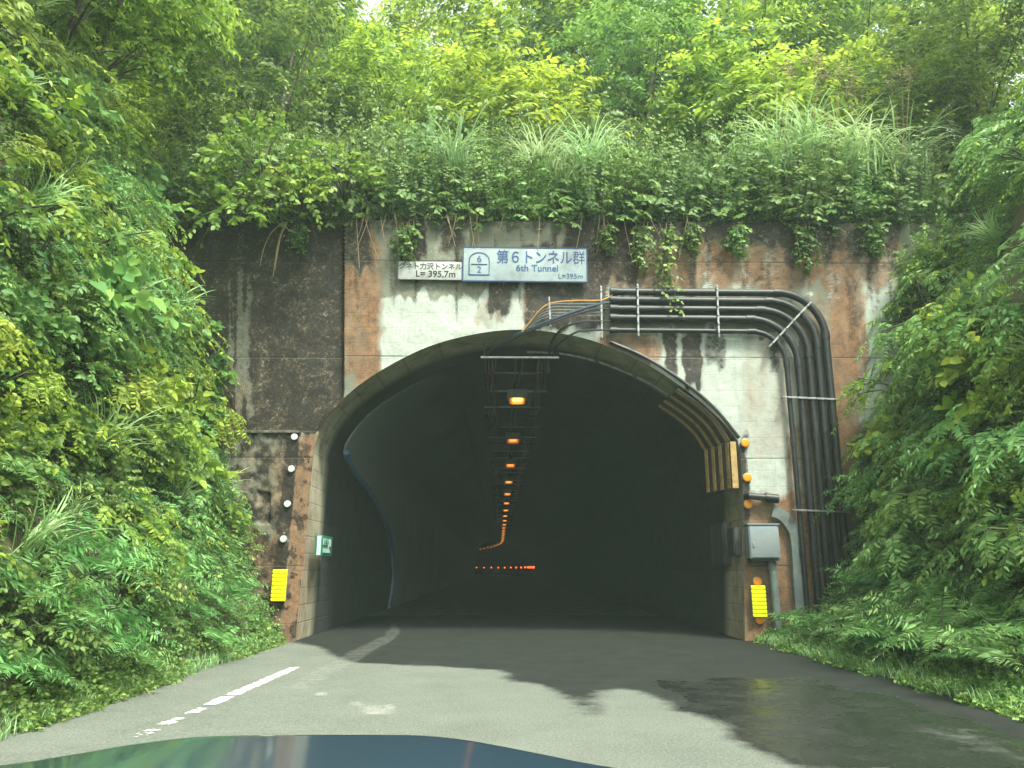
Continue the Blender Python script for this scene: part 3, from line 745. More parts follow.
# ---- pipes
hy = [291.7, 300.0, 308.7, 317.8, 330.2]; vx = [831.5, 822, 812.5, 801.5, 789.5]; vb = [849, 840, 831, 822, 810]
rad = [.072, .070, .070, .068, .047]
order = ['uppermost black pipe of the bank of five bending over the tunnel mouth', 'second black pipe from the top of the bank of five', 'middle black pipe of the bank of five bending down the portal',
         'fourth black pipe from the top, just above the thin one', 'thin black pipe, lowest and innermost of the bank of five']
PY = YP - .13
def pipe_path(i):
    a = at(612, hy[i], PY); c0 = at(vx[i], hy[i] + 1.5, PY); e = at(vb[i], 640, PY); z = c0.z; X = e.x * .3 + c0.x * .7
    c = Vector((at(vx[i], 400, PY).x, PY, z)); Rr = .86 if i < 4 else .62
    bd = [Vector((c.x - Rr + Rr * math.sin(q), PY, z - Rr + Rr * math.cos(q))) for q in np.linspace(0, math.pi / 2, 12)]
    low = Vector((at(vb[i], 640, PY).x, PY, at(vb[i], 640, PY).z))
    low.x = c.x + (i == 4) * .02
    return a, bd, low
pips = []
for i in range(5):
    a, bd, low = pipe_path(i); pips.append((a, bd, low))
    root = thing('conduit_pipe', order[i], 'pipe', a)
    tube = MB().tube([a] + bd + [low], rad[i], 14).build('tube', M['pipe'], root); tube.matrix_parent_inverse = Matrix.Translation(-a)
    cm = MB()
    cm.tube([a + Vector((-.04, 0, 0)), a + Vector((.10, 0, 0))], rad[i] + .013, 14)
    cc = cm.build('end_collar', M['pipe'], root); cc.matrix_parent_inverse = Matrix.Translation(-a); cm = MB()
    for q in (bd[0], bd[-1], bd[-1].lerp(low, .30), bd[-1].lerp(low, .70)):
        d = Vector((1, 0, 0)) if q is bd[0] else Vector((0, 0, 1))
        cm.tube([q - d * .08, q + d * .08], rad[i] + .011, 14)
        cc = cm.build('coupling', M['pipe'], root); cc.matrix_parent_inverse = Matrix.Translation(-a); cm = MB()
def bracket(p0, p1, label, w=.034, group=None, studs=0):
    mb = MB(); c = (p0 + p1) / 2; d = (p1 - p0); L_ = d.length
    q = Vector((1, 0, 0)).rotation_difference(d.normalized()).to_matrix()
    mb.box(c, (L_, .02, w), q, .003); mb.box(c + Vector((0, .03, 0)), (L_, .02, w * .5), q)
    for e in (p0, p1):
        mb.tube([e.lerp(c, .06) + Vector((0, .16, 0)), e.lerp(c, .06) + Vector((0, -.025, 0))], .012, 6)
    for k in range(studs):
        f = (k + .5) / studs; mb.tube([p0.lerp(p1, f) + Vector((0, .02, 0)), p0.lerp(p1, f) + Vector((0, -.035, 0))], .016, 6)
    return tag(mb.build('pipe_bracket', M['galv'], smooth=False), label, 'bracket', group)
PB = YP - .21
G_ = 'steel brackets holding the pipe bank'
bracket(at(637.5, 284, PB), at(638.5, 336, PB), 'upright steel strap across the pipes near their open ends', studs=6, group=G_)
bracket(at(717, 285, PB), at(719, 337, PB), 'upright steel strap across the pipes before the bend', studs=6, group=G_)
bracket(at(769, 347, PB), at(811, 302, PB), 'slanted steel strap across the bend of the pipes', studs=6, group=G_)
bracket(at(783, 397, PB), at(840, 399.5, PB), 'level steel strap across the pipes just below the bend', studs=6, group=G_)
bracket(at(793, 510, PB), at(850, 512, PB), 'level steel strap across the pipes beside the grey box', studs=6, group=G_)
bracket(at(802, 627, PB), at(858, 629, PB), 'lowest level steel strap across the pipes, above the ferns', studs=6, group=G_)
bracket(at(601, 286, PB), at(602, 338, PB), 'upright steel strap left of the open pipe ends', studs=5, group=G_)
bracket(at(549, 297, PB), at(550.5, 327, PB), 'short upright steel strap above the crown of the arch', studs=4, group=G_)

# ---- loose cables over the crown
def cable(label, pts, r, mat, name='cable', group=None):
    P = [Vector(p) for p in catmull([tuple(p) for p in pts], 40)]
    return tag(MB().tube(P, r, 6).build(name, mat), label, 'cable', group)
cable('orange cable looping from the pipe ends down to the arch', [at(616, 293, 14.36), at(601, 300, 14.3), at(575, 300.5, 14.3), at(551, 303, 14.3), at(540, 310, 14.32), at(530, 322, 14.4), at(522, 332, 14.45)], .012, M['orangecable'])
cable('thick blue-black cable slanting from the pipes to the cable rack', [at(613, 301.5, 14.36), at(595, 305, 14.27), at(570, 313, 14.25), at(549, 321, 14.27), at(520, 333, 14.5), at(500, 344, 14.8), at(488, 353, 15.0)], .028, M['bluecable'])
cable('black cable running just under the thick blue-black cable', [at(612, 309, 14.36), at(595, 309, 14.27), at(570, 316, 14.25), at(545, 325, 14.27), at(518, 336, 14.5), at(500, 347, 14.8), at(489, 355, 15.05)], .02, M['cable'])
for k in range(5):
    y0 = 303.5 + k * 3.0
    cable('thin grey wire strung between the two straps over the crown', [at(601, y0 - .5, 14.28), at(576, y0 + .3, 14.29), at(552, y0 + .5, 14.28), at(541 - k * 1.5, y0 + 7, 14.35), at(531 - k * 1.0, y0 + 19, 14.48)], .006, M['wire'], 'wire', 'thin grey wires over the crown')
cable('upper black cable curving from the pipes into the vault', [at(612, 321, 14.36), at(600, 321, 14.28), at(580, 322, 14.27), at(562, 329, 14.4), at(552, 341, 14.8), at(549, 356, 15.3)], .022, M['cable'])
cable('lower black cable curving from the pipes into the vault', [at(612, 330, 14.36), at(600, 330, 14.28), at(580, 331, 14.27), at(566, 338, 14.4), at(556, 348, 14.8), at(553, 360, 15.3)], .022, M['cable'])

# ---- signs
def text_mesh(s, size, mat, parent, pos, rot, align='CENTER', sx=1., bold=0., ext=.002):
    cu = bpy.data.curves.new('lettering', 'FONT'); cu.body = s; cu.size = size; cu.align_x = align; cu.align_y = 'CENTER'; cu.extrude = ext; cu.offset = bold
    ob = bpy.data.objects.new('lettering_src', cu); COL.objects.link(ob); bpy.context.view_layer.update()
    me = bpy.data.meshes.new_from_object(ob.evaluated_get(bpy.context.evaluated_depsgraph_get())); bpy.data.objects.remove(ob); bpy.data.curves.remove(cu)
    me.name = 'lettering'; me.materials.clear(); me.materials.append(mat)
    o = link(bpy.data.objects.new('lettering', me), parent); o.location = pos; o.rotation_euler = rot; o.scale = (sx, 1, 1); return o
def board(name, label, corners, thick, mat, Y):
    tl, tr_, br, bl = [at(*c, Y) for c in corners]
    c = (tl + tr_ + br + bl) / 4; d = (tr_ - tl); ang = math.atan2(d.z, d.x); w = d.length; h = ((tl - bl).length + (tr_ - br).length) / 2
    root = thing(name, label, 'sign', c, rot=(0, -ang, 0))
    MB().box((0, 0, 0), (w, thick, h), bev=.006).build('panel', mat, root)
    return root, w, h
YS = YP - .12
root, w, h = board('tunnel_sign', 'large white tunnel name board with blue Japanese writing over the arch', [(463, 247), (587, 248.5), (587, 283), (463, 281.5)], .05, M['signwhite'], YS)
fb_ = MB()
for z in (-h / 2 + .012, h / 2 - .012): fb_.box((0, -.028, z), (w, .012, .018))
for x in (-w / 2 + .012, w / 2 - .012): fb_.box((x, -.028, 0), (.018, .012, h - .042))
fb_.build('border', M['signblue'], root, smooth=False)
RX90 = (R(90), 0, 0)
q = w / 124.                                                       # metres per picture pixel on the sign
text_mesh('第６トンネル', 15.2 * q, M['signblue'], root, (9.2 * q, -.030, 6.6 * q), RX90, sx=.83, bold=.0035)
text_mesh('群', 15.2 * q, M['signblue'], root, (53.4 * q, -.030, 6.6 * q), RX90, sx=.83)
text_mesh('6th Tunnel', 9.6 * q, M['signblue'], root, (12 * q, -.030, -4.2 * q), RX90, bold=.0022)
text_mesh('L=395m', 7.4 * q, M['signblue'], root, (45 * q, -.030, -12.2 * q), RX90)
em = MB(); ex, r_ = -45.5 * q, 10 * q
P_ = [Vector((ex - r_, -.03, -11.5 * q)), Vector((ex - r_, -.03, 4 * q))] + [Vector((ex - r_ * math.cos(a), -.03, 4 * q + 8 * q * math.sin(a))) for a in np.linspace(.1, math.pi - .1, 14)] + [Vector((ex + r_, -.03, 4 * q)), Vector((ex + r_, -.03, -11.5 * q)), Vector((ex - r_, -.03, -11.5 * q))]
em.tube(P_, .010, 5); em.tube([Vector((ex - r_ * .8, -.03, -.5 * q)), Vector((ex + r_ * .8, -.03, -.5 * q))], .009, 5)
em.build('emblem', M['signblue'], root, smooth=False)
text_mesh('6', 10 * q, M['signblue'], root, (ex, -.030, 5 * q), RX90)
text_mesh('2', 9.5 * q, M['signblue'], root, (ex, -.030, -6.4 * q), RX90)
for x in (-.35, .35): MB().box((x * w, .06, 0), (.05, .09, h * .8)).build('sign_bracket', M['galv'], root, smooth=False)
root, w, h = board('length_sign', 'small white sign with black writing left of the large name board', [(398.5, 261.5), (462, 262.5), (462, 280), (398.5, 279.5)], .03, M['signgrey'], YS + .02)
text_mesh('クネト力沢トンネル', 7.4 * q, M['signblack'], root, (0, -.018, 4.0 * q), RX90, sx=.95, bold=.0018)
text_mesh('L= 395,7m', 9.2 * q, M['signblack'], root, (5.5 * q, -.018, -3.8 * q), RX90, bold=.004)
for x in (-.35, .35): MB().box((x * w, .055, 0), (.04, .08, h * .8)).build('sign_bracket', M['galv'], root, smooth=False)

# ---- round and yellow reflectors
def reflector(px, py, rpx, mat, label, grp, Y=YP - .03):
    c = at(px, py, Y); root = thing('round_reflector', label, 'reflector', c, grp)
    MB().disc((0, 0, 0), mm(rpx) * 1.12, .02, (0, -1, 0), 24).build('rim', M['galv'], root)
    MB().disc((0, -.018, 0), mm(rpx), .010, (0, -1, 0), 24, .004).build('lens', mat, root)
gw = 'white round reflectors on the left jamb'
for (x, y), l in zip([(294.5, 437), (291.5, 469), (287.5, 504), (283.5, 539)], ['topmost of the four white round reflectors on the left jamb', 'second white round reflector from the top on the left jamb', 'third white round reflector from the top on the left jamb', 'lowest white round reflector, above the left yellow board']):
    reflector(x, y, 3.1, M['white'], l, gw)
go = 'orange round reflectors on the right jamb'
for (x, y), l in zip([(745, 443), (747, 477.5), (748, 504), (757, 581.5), (759.5, 619.5)], ['topmost orange round reflector, beside the striped panels', 'orange round reflector above the short black pipe stub', 'orange round reflector just below the short black pipe stub',
                     'orange round reflector peeping over the right yellow board', 'orange round reflector peeping out under the right yellow board']):
    reflector(x, y, 4.1, M['orange'], l, go)
def yboard(corners, label):
    Y = YP - .09
    tl, tr_, br, bl = [at(*c, Y) for c in corners]; c = (tl + tr_ + br + bl) / 4
    root = thing('reflector_board', label, 'reflector board', c, 'yellow ribbed reflector boards'); mb = MB(); n = 8
    for k in range(n):
        a0, a1 = k / n, (k + 1) / n
        l0, l1 = tl.lerp(bl, a0) - c, tl.lerp(bl, a1) - c; r0, r1 = tr_.lerp(br, a0) - c, tr_.lerp(br, a1) - c
        ym = Vector((0, -.035, 0)); pr = [(0., 0), (.22, 1), (.78, 1), (1., 0)]
        for (q0, h0), (q1, h1) in zip(pr[:-1], pr[1:]):
            mb.add([l0.lerp(l1, q0) + ym * h0, r0.lerp(r1, q0) + ym * h0, r0.lerp(r1, q1) + ym * h1, l0.lerp(l1, q1) + ym * h1], [(0, 1, 2, 3)])
    mb.build('ribbed_face', M['yellow'], root, smooth=False)
    w = (tr_ - tl).length; bk = MB()
    y1 = Vector((0, .004, 0)); y2 = Vector((0, .03, 0)); cs = [p - c for p in (tl, tr_, br, bl)]
    bk.add([p + y1 for p in cs] + [p + y2 for p in cs], [(0, 1, 2, 3), (4, 5, 6, 7), (0, 1, 5, 4), (1, 2, 6, 5), (2, 3, 7, 6), (3, 0, 4, 7)]); bk.build('backing', M['galv'], root, smooth=False)
yboard([(273.5, 569.5), (288, 569.5), (285.5, 601.5), (271, 601.5)], 'yellow ribbed reflector board on the left jamb above green leaves')
yboard([(750.5, 585.5), (764.5, 585.5), (767, 617.5), (753, 617.5)], 'yellow ribbed reflector board on the right jamb below the grey box')

# ---- electrical things on the right jamb
c = at(762, 542, YP - .17); bw, bh = mm(29), mm(31)
root = thing('junction_box', 'grey metal junction box on the rusty right jamb', 'junction box', c)
MB().box((0, 0, 0), (bw, .26, bh), bev=.015).build('body', M['greybox'], root)
MB().box((0, -.137, 0), (bw * .93, .02, bh * .93), bev=.006).build('door', M['greybox'], root)
MB().box((0, 0, bh / 2 + .015), (bw * 1.06, .31, .025), bev=.005).build('rain_lid', M['greybox'], root)
MB().box((-bw * .36, -.155, -.05), (.03, .02, .08), bev=.004).build('latch', M['galv'], root)
MB().box((0, .01, -bh / 2 - .02), (bw * .9, .2, .05)).build('base_plate', M['dark_steel'], root)
a = at(772, 560, YP - .13); b_ = at(778, 641, YP - .13); b_.x = a.x + .02
o = MB().tube([a, a.lerp(b_, .5), b_], .072, 14).tube([a.lerp(b_, .05), a.lerp(b_, .12)], .082, 14).tube([a.lerp(b_, .9), b_], .085, 14).build('drop_pipe', M['duct']); tag(o, 'grey green drop pipe under the junction box', 'pipe')
pts = [at(772, 511, YP - .05), at(781, 515, YP - .05), at(790, 525, YP - .05), at(795.5, 540, YP - .05), at(799, 590, YP - .05), at(803, 643, YP - .05)]
P = [Vector(p) for p in catmull([tuple(p) for p in pts], 30)]
mb = MB(); hw = .115
for i, p in enumerate(P):
    tg = (P[min(i + 1, 29)] - P[max(i - 1, 0)]).normalized(); nn = Vector((-tg.z, 0, tg.x))
    mb.v += [tuple(p + nn * hw), tuple(p + nn * hw * .9 + Vector((0, -.06, 0))), tuple(p - nn * hw * .9 + Vector((0, -.06, 0))), tuple(p - nn * hw), tuple(p - nn * hw + Vector((0, .06, 0))), tuple(p + nn * hw + Vector((0, .06, 0)))]
for i in range(29):
    for k in range(6): mb.f.append((i * 6 + k, i * 6 + (k + 1) % 6, i * 6 + 6 + (k + 1) % 6, i * 6 + 6 + k))
mb.f += [tuple(range(6)), tuple(29 * 6 + k for k in range(6))]
tag(mb.build('cable_duct', M['duct']), 'flat grey cable duct curving down the right jamb beside the junction box', 'duct')
a, b_ = at(749, 496, YP - .12), at(778, 499, YP - .12)
o = MB().tube([a + Vector((-.02, .1, .0)), a, a.lerp(b_, .6)], .062, 12).tube([a.lerp(b_, .55), b_], .085, 14).build('pipe_stub', M['pipe']); tag(o, 'short black pipe stub sticking out beside the orange reflectors', 'pipe')

# ---- striped hazard panels along the right haunch (they wrap the corner into the vault)
def prof_at(i): return prof[i]
ap = [(at(x, y).x, at(x, y).z) for x, y in [(679, 388), (700, 403), (718, 420), (731, 440)]]
ap = catmull(ap, 14)
root = thing('hazard_panel', 'slanted black and yellow striped panel along the right haunch of the arch', 'hazard panel', (ap[6][0], YP, ap[6][1])); off = Vector(root.location)
nst = 7
def inner_pt(p, dep, ins=.05): 
    cx, cz = .38, 2.4; d = Vector((p[0] - cx, 0, p[1] - cz)).normalized()
    return Vector((p[0], YP + dep, p[1])) - d * (ins + dep * .30)
pan = MB(); n = len(ap)
for i in range(n):
    pan.v += [tuple(inner_pt(ap[i], .0, .04) - off), tuple(inner_pt(ap[i], .95, .04) - off), tuple(inner_pt(ap[i], .95, .012) - off), tuple(inner_pt(ap[i], .0, .012) - off)]
for i in range(n - 1):
    for k in range(4): pan.f.append((i * 4 + k, i * 4 + (k + 1) % 4, i * 4 + 4 + (k + 1) % 4, i * 4 + 4 + k))
pan.build('panel', M['hazk'], root, smooth=False)
for k in range(4):
    sp = MB(); d0, d1 = .02 + k * .25, .11 + k * .25
    for i in range(n):
        sp.v += [tuple(inner_pt(ap[i], d0, .046) - off), tuple(inner_pt(ap[i], d1, .046) - off), tuple(inner_pt(ap[i], d1, .030) - off), tuple(inner_pt(ap[i], d0, .030) - off)]
    for i in range(n - 1):
        for q in range(4): sp.f.append((i * 4 + q, i * 4 + (q + 1) % 4, i * 4 + 4 + (q + 1) % 4, i * 4 + 4 + q))
    sp.build('stripe', M['hazy'], root, smooth=False)
z1, z0 = at(733, 443).z, at(737, 489).z; X0 = at(735, 466).x - .0
root = thing('hazard_panel', 'upright black and yellow striped panel below the slanted one', 'hazard panel', (X0, YP - .05, (z0 + z1) / 2)); H = z1 - z0
HZ = Matrix.Rotation(.24, 3, 'Z')
MB().box((-.20, .42, 0), (.05, 1.0, H), HZ, .004).build('panel', M['hazk'], root, smooth=False)
MB().box((-.06, -.10, 0), (.11, .035, H), bev=.004).build('front_panel', M['hazy'], root, smooth=False)
for k in range(4): MB().box((-.13 - .245 * (.02 + k * .26), .02 + k * .26, 0), (.02, .10, H * .98), HZ).build('stripe', M['hazy'], root, smooth=False)
# ---- conduit along the inside of the vault on the right, and the drain pipe on the arch edge
def vault_pt(px, py, Y): return at(px, py, Y)
pts = [(527, 352, 15.3), (545, 352.5, 15.25), (575, 356, 15.2), (610, 366, 15.2), (650, 384, 15.2), (682, 405, 15.2), (706, 427, 15.2)]
P = [Vector(p) for p in catmull([tuple(at(*p)) for p in pts], 40)]
root = thing('vault_conduit', 'thin grey conduit following the inside of the arch on the right', 'conduit', P[20]); mb = MB().tube([p - P[20] for p in P], .026, 8); mb.build('tube', M['galv'], root)
for i in (6, 14, 22, 30, 37): MB().box(P[i] - P[20], (.09, .06, .075)).build('clip', M['dark_steel'], root, smooth=False)
P = [Vector((p[0] + .03, YP - .05, p[1] + .03)) for p in catmull([(at(x, y).x, at(x, y).z) for x, y in [(608, 344), (643, 359.5), (682, 384.5), (712, 410), (737, 440)]], 30)]
tag(MB().tube(P, .035, 8).build('edge_cable', M['cable']), 'thick black cable clipped along the right edge of the arch', 'cable')
# ---- dark cabinets on the right wall inside
def wall_x(z, side): 
    s = prof[:, 0] < .4 if side < 0 else prof[:, 0] > .4
    q = prof[s]; k = np.argsort(q[:, 1]); return float(np.interp(z, q[k, 1], q[k, 0]))
for (x0, x1, y0, y1), l in (((713, 727, 523, 566), 'dark grey cabinet set on the right tunnel wall'), ((731, 742, 528, 556), 'small dark plate on the right tunnel wall near the mouth')):
    zc = at((x0 + x1) / 2, (y0 + y1) / 2, 15.2).z; X = wall_x(zc, 1) - .06
    pa, pb = on_x(x1, y0, X), on_x(x0, y0, X); ya, yb = max(pa.y, YP + .12), pb.y; 
    if yb < ya + .3: yb = ya + .5
    zt = at(x0, y0, (ya + yb) / 2).z; zb = at(x0, y1, (ya + yb) / 2).z
    root = thing('wall_cabinet', l, 'cabinet', (X, (ya + yb) / 2, (zt + zb) / 2))
    MB().box((0, 0, 0), (.14, yb - ya, zt - zb), bev=.01).build('body', M['dark_steel'], root)
    MB().box((-.075, 0, 0), (.02, (yb - ya) * .88, (zt - zb) * .9), bev=.004).build('door', simple('cabinet_door', (.05, .055, .055), .5, var=.3), root)

# ---- green emergency sign on the left inner wall
M['green'] = simple('sign_green', (.012, .15, .085), .4, var=.15, bump=0)
M['signpale'] = simple('sign_pale', (.42, .56, .50), .5, var=.08, bump=0)
zc = at(318, 546, 15.1).z; X = wall_x(zc, -1) + .16
ya, yb = YP + .2, YP + 1.1
root = thing('emergency_sign', 'green emergency sign box with white figures on the left tunnel wall', 'sign', (X, (ya + yb) / 2, zc)); H = mm(19.5); Lh = yb - ya
MB().box((.035, 0, 0), (.13, Lh, H), bev=.006).build('box', M['green'], root)
MB().box((.045, -Lh / 2 - .006, .0), (.07, .012, H * .94)).build('end_plate', M['signpale'], root, smooth=False)
fc = .103
pg = MB()
def rect(y0, y1, z0, z1): pg.box((fc, (y0 + y1) / 2 * Lh, (z0 + z1) / 2 * H), (.006, (y1 - y0) * Lh, (z1 - z0) * H))
rect(-.40, -.02, .04, .36)
pg.build('pictogram', M['signpale'], root, smooth=False)
pg = MB(); rect(.13, .34, -.02, .36); pg.build('pictogram', M['signpale'], root, smooth=False)
ar = MB(); ys_ = lambda v: v * Lh; zs_ = lambda v: v * H
ar.add([(fc, ys_(-.42), zs_(-.34)), (fc, ys_(.32), zs_(-.34)), (fc, ys_(.08), zs_(.0)), (fc, ys_(.05), zs_(-.14)), (fc, ys_(-.42), zs_(-.10)),
        (fc + .004, ys_(-.42), zs_(-.34)), (fc + .004, ys_(.32), zs_(-.34)), (fc + .004, ys_(.08), zs_(.0)), (fc + .004, ys_(.05), zs_(-.14)), (fc + .004, ys_(-.42), zs_(-.10))],
       [(0, 1, 2, 3, 4), (5, 6, 7, 8, 9), (0, 1, 6, 5), (1, 2, 7, 6), (2, 3, 8, 7), (3, 4, 9, 8), (4, 0, 5, 9)])
ar.build('arrow', M['signpale'], root, smooth=False)
pic = MB()
for yy, zz, ww, h2 in ((-.30, .26, .05, .06), (-.30, .14, .09, .12), (-.15, .2, .10, .22), (-.08, .12, .05, .1)): pic.box((fc + .005, yy * Lh, zz * H), (.004, ww * Lh, h2 * H))
pic.build('figure', M['green'], root, smooth=False)

# ---- cable rack under the vault
ZR = 5.28
root = thing('cable_rack', 'long steel cable rack hung under the crown of the tunnel', 'cable rack', (.38, 15, ZR))
yy = 15.0; k = 0; ryl = []
while yy < 74:
    ryl.append(yy); yy += 1.3 if k % 3 == 0 else 1.75; k += 1
for k, y in enumerate(ryl):
    wl = -.78 + rng.uniform(-.05, .05); wr = .74 + rng.uniform(-.08, .05)
    if k % 3 == 2: wl += .18; wr -= .05
    MB().box(((wl + wr) / 2, y - 15, rng.uniform(-.02, .02)), (wr - wl, .05, .035)).build('rung', M['galv'] if k % 3 != 1 else M['dark_steel'], root, smooth=False)
for k, y in enumerate(ryl[::2]):
    hg = MB()
    for x in (-.7, .66): hg.box((x, y - 15, .16), (.02, .02, .34))
    hg.build('hanger', M['dark_steel'], root, smooth=False)
for x, r in ((-.66, .035), (-.58, .03), (-.5, .035), (.42, .03), (.5, .035), (.58, .03), (-.08, .02), (.05, .025)):
    pts = [Vector((x + .02 * math.sin(y * 1.7 + x * 9), y - 15, .05 - .05 * math.sin((y + x * 3) * 1.1) ** 2)) for y in np.linspace(15.05, 74, 90)]
    MB().tube(pts, r, 6).build('cable', M['cable'], root)
for x in (-.7, -.64, -.56, .45, .55): 
    pts = [Vector(p) for p in catmull([(x, .05, .02), (x + .03, .25, -.22), (x - .02, .9, -.36), (x + .02, 2.0, -.2), (x, 2.8, .02)], 20)]
    MB().tube(pts, .018, 5).build('slack_cable', M['cable'], root)

# ---- lamps in a row down the tunnel
m, nt, out = new_mat('lamp_lens'); t = NT(nt); b = t.n('ShaderNodeBsdfPrincipled'); b.inputs['Base Color'].default_value = (.5, .2, .05, 1)
zz = t.n('ShaderNodeSeparateXYZ'); t.l(t.coords(), zz.inputs[0]); core = t.math('MULTIPLY', t.maprange(t.math('ABSOLUTE', zz.outputs[0]), .13, .09), t.maprange(t.math('ABSOLUTE', t.math('ADD', zz.outputs[2], .085)), .05, .025))
t.l(t.mix(core, (1., .25, .015), (1., .55, .06)), b.inputs['Emission Color']); t.l(t.maprange(core, 0, 1, .16, 2.2), b.inputs['Emission Strength']); t.l(b.outputs[0], out.inputs[0]); M['lamp'] = m
M['housing'] = simple('lamp_housing', (.12, .125, .11), .5, var=.2, bump=0)
ZL = 4.98
for k in range(26):
    s = 17.3 + 5.75 * k; x, y, a = path(s)
    if k == 0: lb = 'lit orange tunnel lamp nearest the mouth, hung under the cable rack'
    elif k == 1: lb = 'second lit orange lamp from the tunnel mouth'
    elif k == 2: lb = 'third lit orange lamp from the tunnel mouth'
    elif k == 3: lb = 'fourth lit orange lamp from the tunnel mouth'
    else: lb = 'small distant orange lamp deep in the tunnel'
    root = thing('tunnel_lamp', lb, 'lamp', (x + .38 * math.cos(a), y + .38 * math.sin(a), ZL), 'lamps in a row down the tunnel', rot=(0, 0, a))
    if k == 0:
        L0 = root; M['lamp2'] = M['lamp'].copy(); M['lamp2'].name = 'lamp_lens_dim'  # farther lenses: fading down the row put into a weaker, redder glow
        for nd in M['lamp2'].node_tree.nodes:
            if nd.type == 'MAP_RANGE' and abs(nd.inputs[4].default_value - 2.2) < .01: nd.inputs[3].default_value = .10; nd.inputs[4].default_value = .5
            if nd.type == 'MIX': nd.inputs[6].default_value = (1., .16, .015, 1); nd.inputs[7].default_value = (1., .33, .05, 1)
        MB().box((0, 0, .06), (.46, .34, .20), bev=.02).build('housing', M['housing'], root)
        MB().box((0, -.02, -.085), (.34, .30, .09), bev=.02).build('lens', M['lamp'], root)
        MB().box((0, 0, .23), (.10, .08, .16)).build('mount', M['dark_steel'], root, smooth=False)
    else:
        for ch in L0.children:
            c = ch.copy(); COL.objects.link(c); c.parent = root
            if ch.name.startswith('lens'):
                if k == 1: lens2 = ch.data.copy(); lens2.materials[0] = M['lamp2']
                c.data = lens2
# ---- red wall reflectors far down the right wall, given a glow of their own
m, nt, out = new_mat('red_lens'); t = NT(nt); b = t.n('ShaderNodeEmission'); b.inputs[0].default_value = (1., .12, .02, 1); b.inputs[1].default_value = 1.1; t.l(b.outputs[0], out.inputs[0]); M['red'] = m
first = None
for k in range(19):
    s = 92 + 8.5 * k; x, y, a = path(s); X = 3.82
    root = thing('red_wall_reflector', 'small red reflector with an added glow in the far row along the tunnel wall', 'wall reflector', (x + X * math.cos(a), y + X * math.sin(a), 1.35), 'red reflectors far down the tunnel wall', rot=(0, 0, a))
    if first is None:
        first = root; MB().box((.05, 0, 0), (.06, .3, .36), bev=.01).build('case', M['dark_steel'], root); MB().disc((.0, -.16, 0), .13, .04, (-.3, -1, 0), 12).build('lens', M['red'], root)
    else:
        for ch in first.children:
            c = ch.copy(); COL.objects.link(c); c.parent = root

# ================================================================== CAR (front end seen through its own windscreen)
m, nt, out = new_mat('car_paint'); t = NT(nt); b = t.n('ShaderNodeBsdfPrincipled'); b.inputs['Base Color'].default_value = (.036, .076, .112, 1); b.inputs['Metallic'].default_value = .3
b.inputs['Roughness'].default_value = .32; b.inputs['Coat Weight'].default_value = 1.; b.inputs['Coat Roughness'].default_value = .08
t.l(t.bump(t.noise(3, 2, .5, t.coords()), .02, .02), b.inputs['Normal']); t.l(b.outputs[0], out.inputs[0]); M['carpaint'] = m
CX = -.42
car = thing('car', 'dark blue car bonnet in front of the camera at the bottom', 'car', (CX, 0, 0))
def hoodz(x, y):
    ax = np.abs(x) / .78
    z = .925 - .048 * (y - .85) / 1.15 - (.012 * ax ** 2 + .072 * sstep(.25, 1.05, ax) * np.where(np.asarray(x) < 0, .8, 1.))
    z = z - .10 * np.clip((y - 1.93) / .16, 0, 1) ** 2.2
    return z
hx = np.linspace(-.80, .80, 61); hyv = np.linspace(.86, 2.09, 50)
X, Y = np.meshgrid(hx, hyv, indexing='ij'); Y = Y - .10 * (np.abs(X) / .8) ** 2.5 * sstep(1.3, 2.05, Y)
o = grid_mesh('bonnet', np.stack([X, Y, hoodz(X, Y)], -1), M['carpaint']); o.parent = car
o.modifiers.new('s', 'SOLIDIFY').thickness = .02
for sx in (-1, 1):
    ang = np.linspace(0, 1, 22); prof_y = np.linspace(.5, 2.02, 30)
    Gf = np.zeros((30, 14, 3))
    for i, y in enumerate(prof_y):
        top = hoodz(.805, min(y, 2.0)) - .012 - .03 * sstep(1.75, 2.02, y); xt = .806; arch_z = .0
        dd = abs(y - 1.35); bot = .24 if dd > .36 else .34 + math.sqrt(max(0, .36 ** 2 - dd ** 2))
        for j in range(14):
            u = j / 13; z = top * (1 - u) + min(bot, top - .02) * u
            Gf[i, j] = (sx * (xt + .055 * math.sin(min(1, u * 3) * math.pi / 2) - .02 * u - .10 * sstep(1.7, 2.02, y)), y, z)
    o = grid_mesh('front_wing', Gf, M['carpaint']); o.parent = car; o.modifiers.new('s', 'SOLIDIFY').thickness = .015
    w = MB().tube([Vector((sx * .66, 1.35, .32)), Vector((sx * .69, 1.35, .32)), Vector((sx * .84, 1.35, .32)), Vector((sx * .86, 1.35, .32))], [.27, .315, .315, .27], 28).build('tyre', simple('rubber', (.02, .02, .02), .8), None)
    wh = empty('wheel'); wh.parent = car; w.parent = wh
    MB().disc((sx * .845, 1.35, .32), .2, .025, (sx, 0, 0), 24).build('rim', M['galv'], wh)
    hl = MB().box((sx * .58, 2.015, .68), (.34, .12, .13), Matrix.Rotation(-sx * .25, 3, 'Z'), .04).build('headlight', simple('headlight', (.6, .65, .68), .1, coat=1, bump=0), car)
bp = MB().box((0, 2.0, .46), (1.58, .24, .30), bev=.09).build('bumper', M['carpaint'], car)
MB().box((0, 2.05, .70), (.78, .05, .10), bev=.02).build('grille', M['dark_steel'], car)
MB().box((0, 1.32, .55), (1.26, 1.2, .45), bev=.05).build('engine_bay', M['dark_steel'], car)

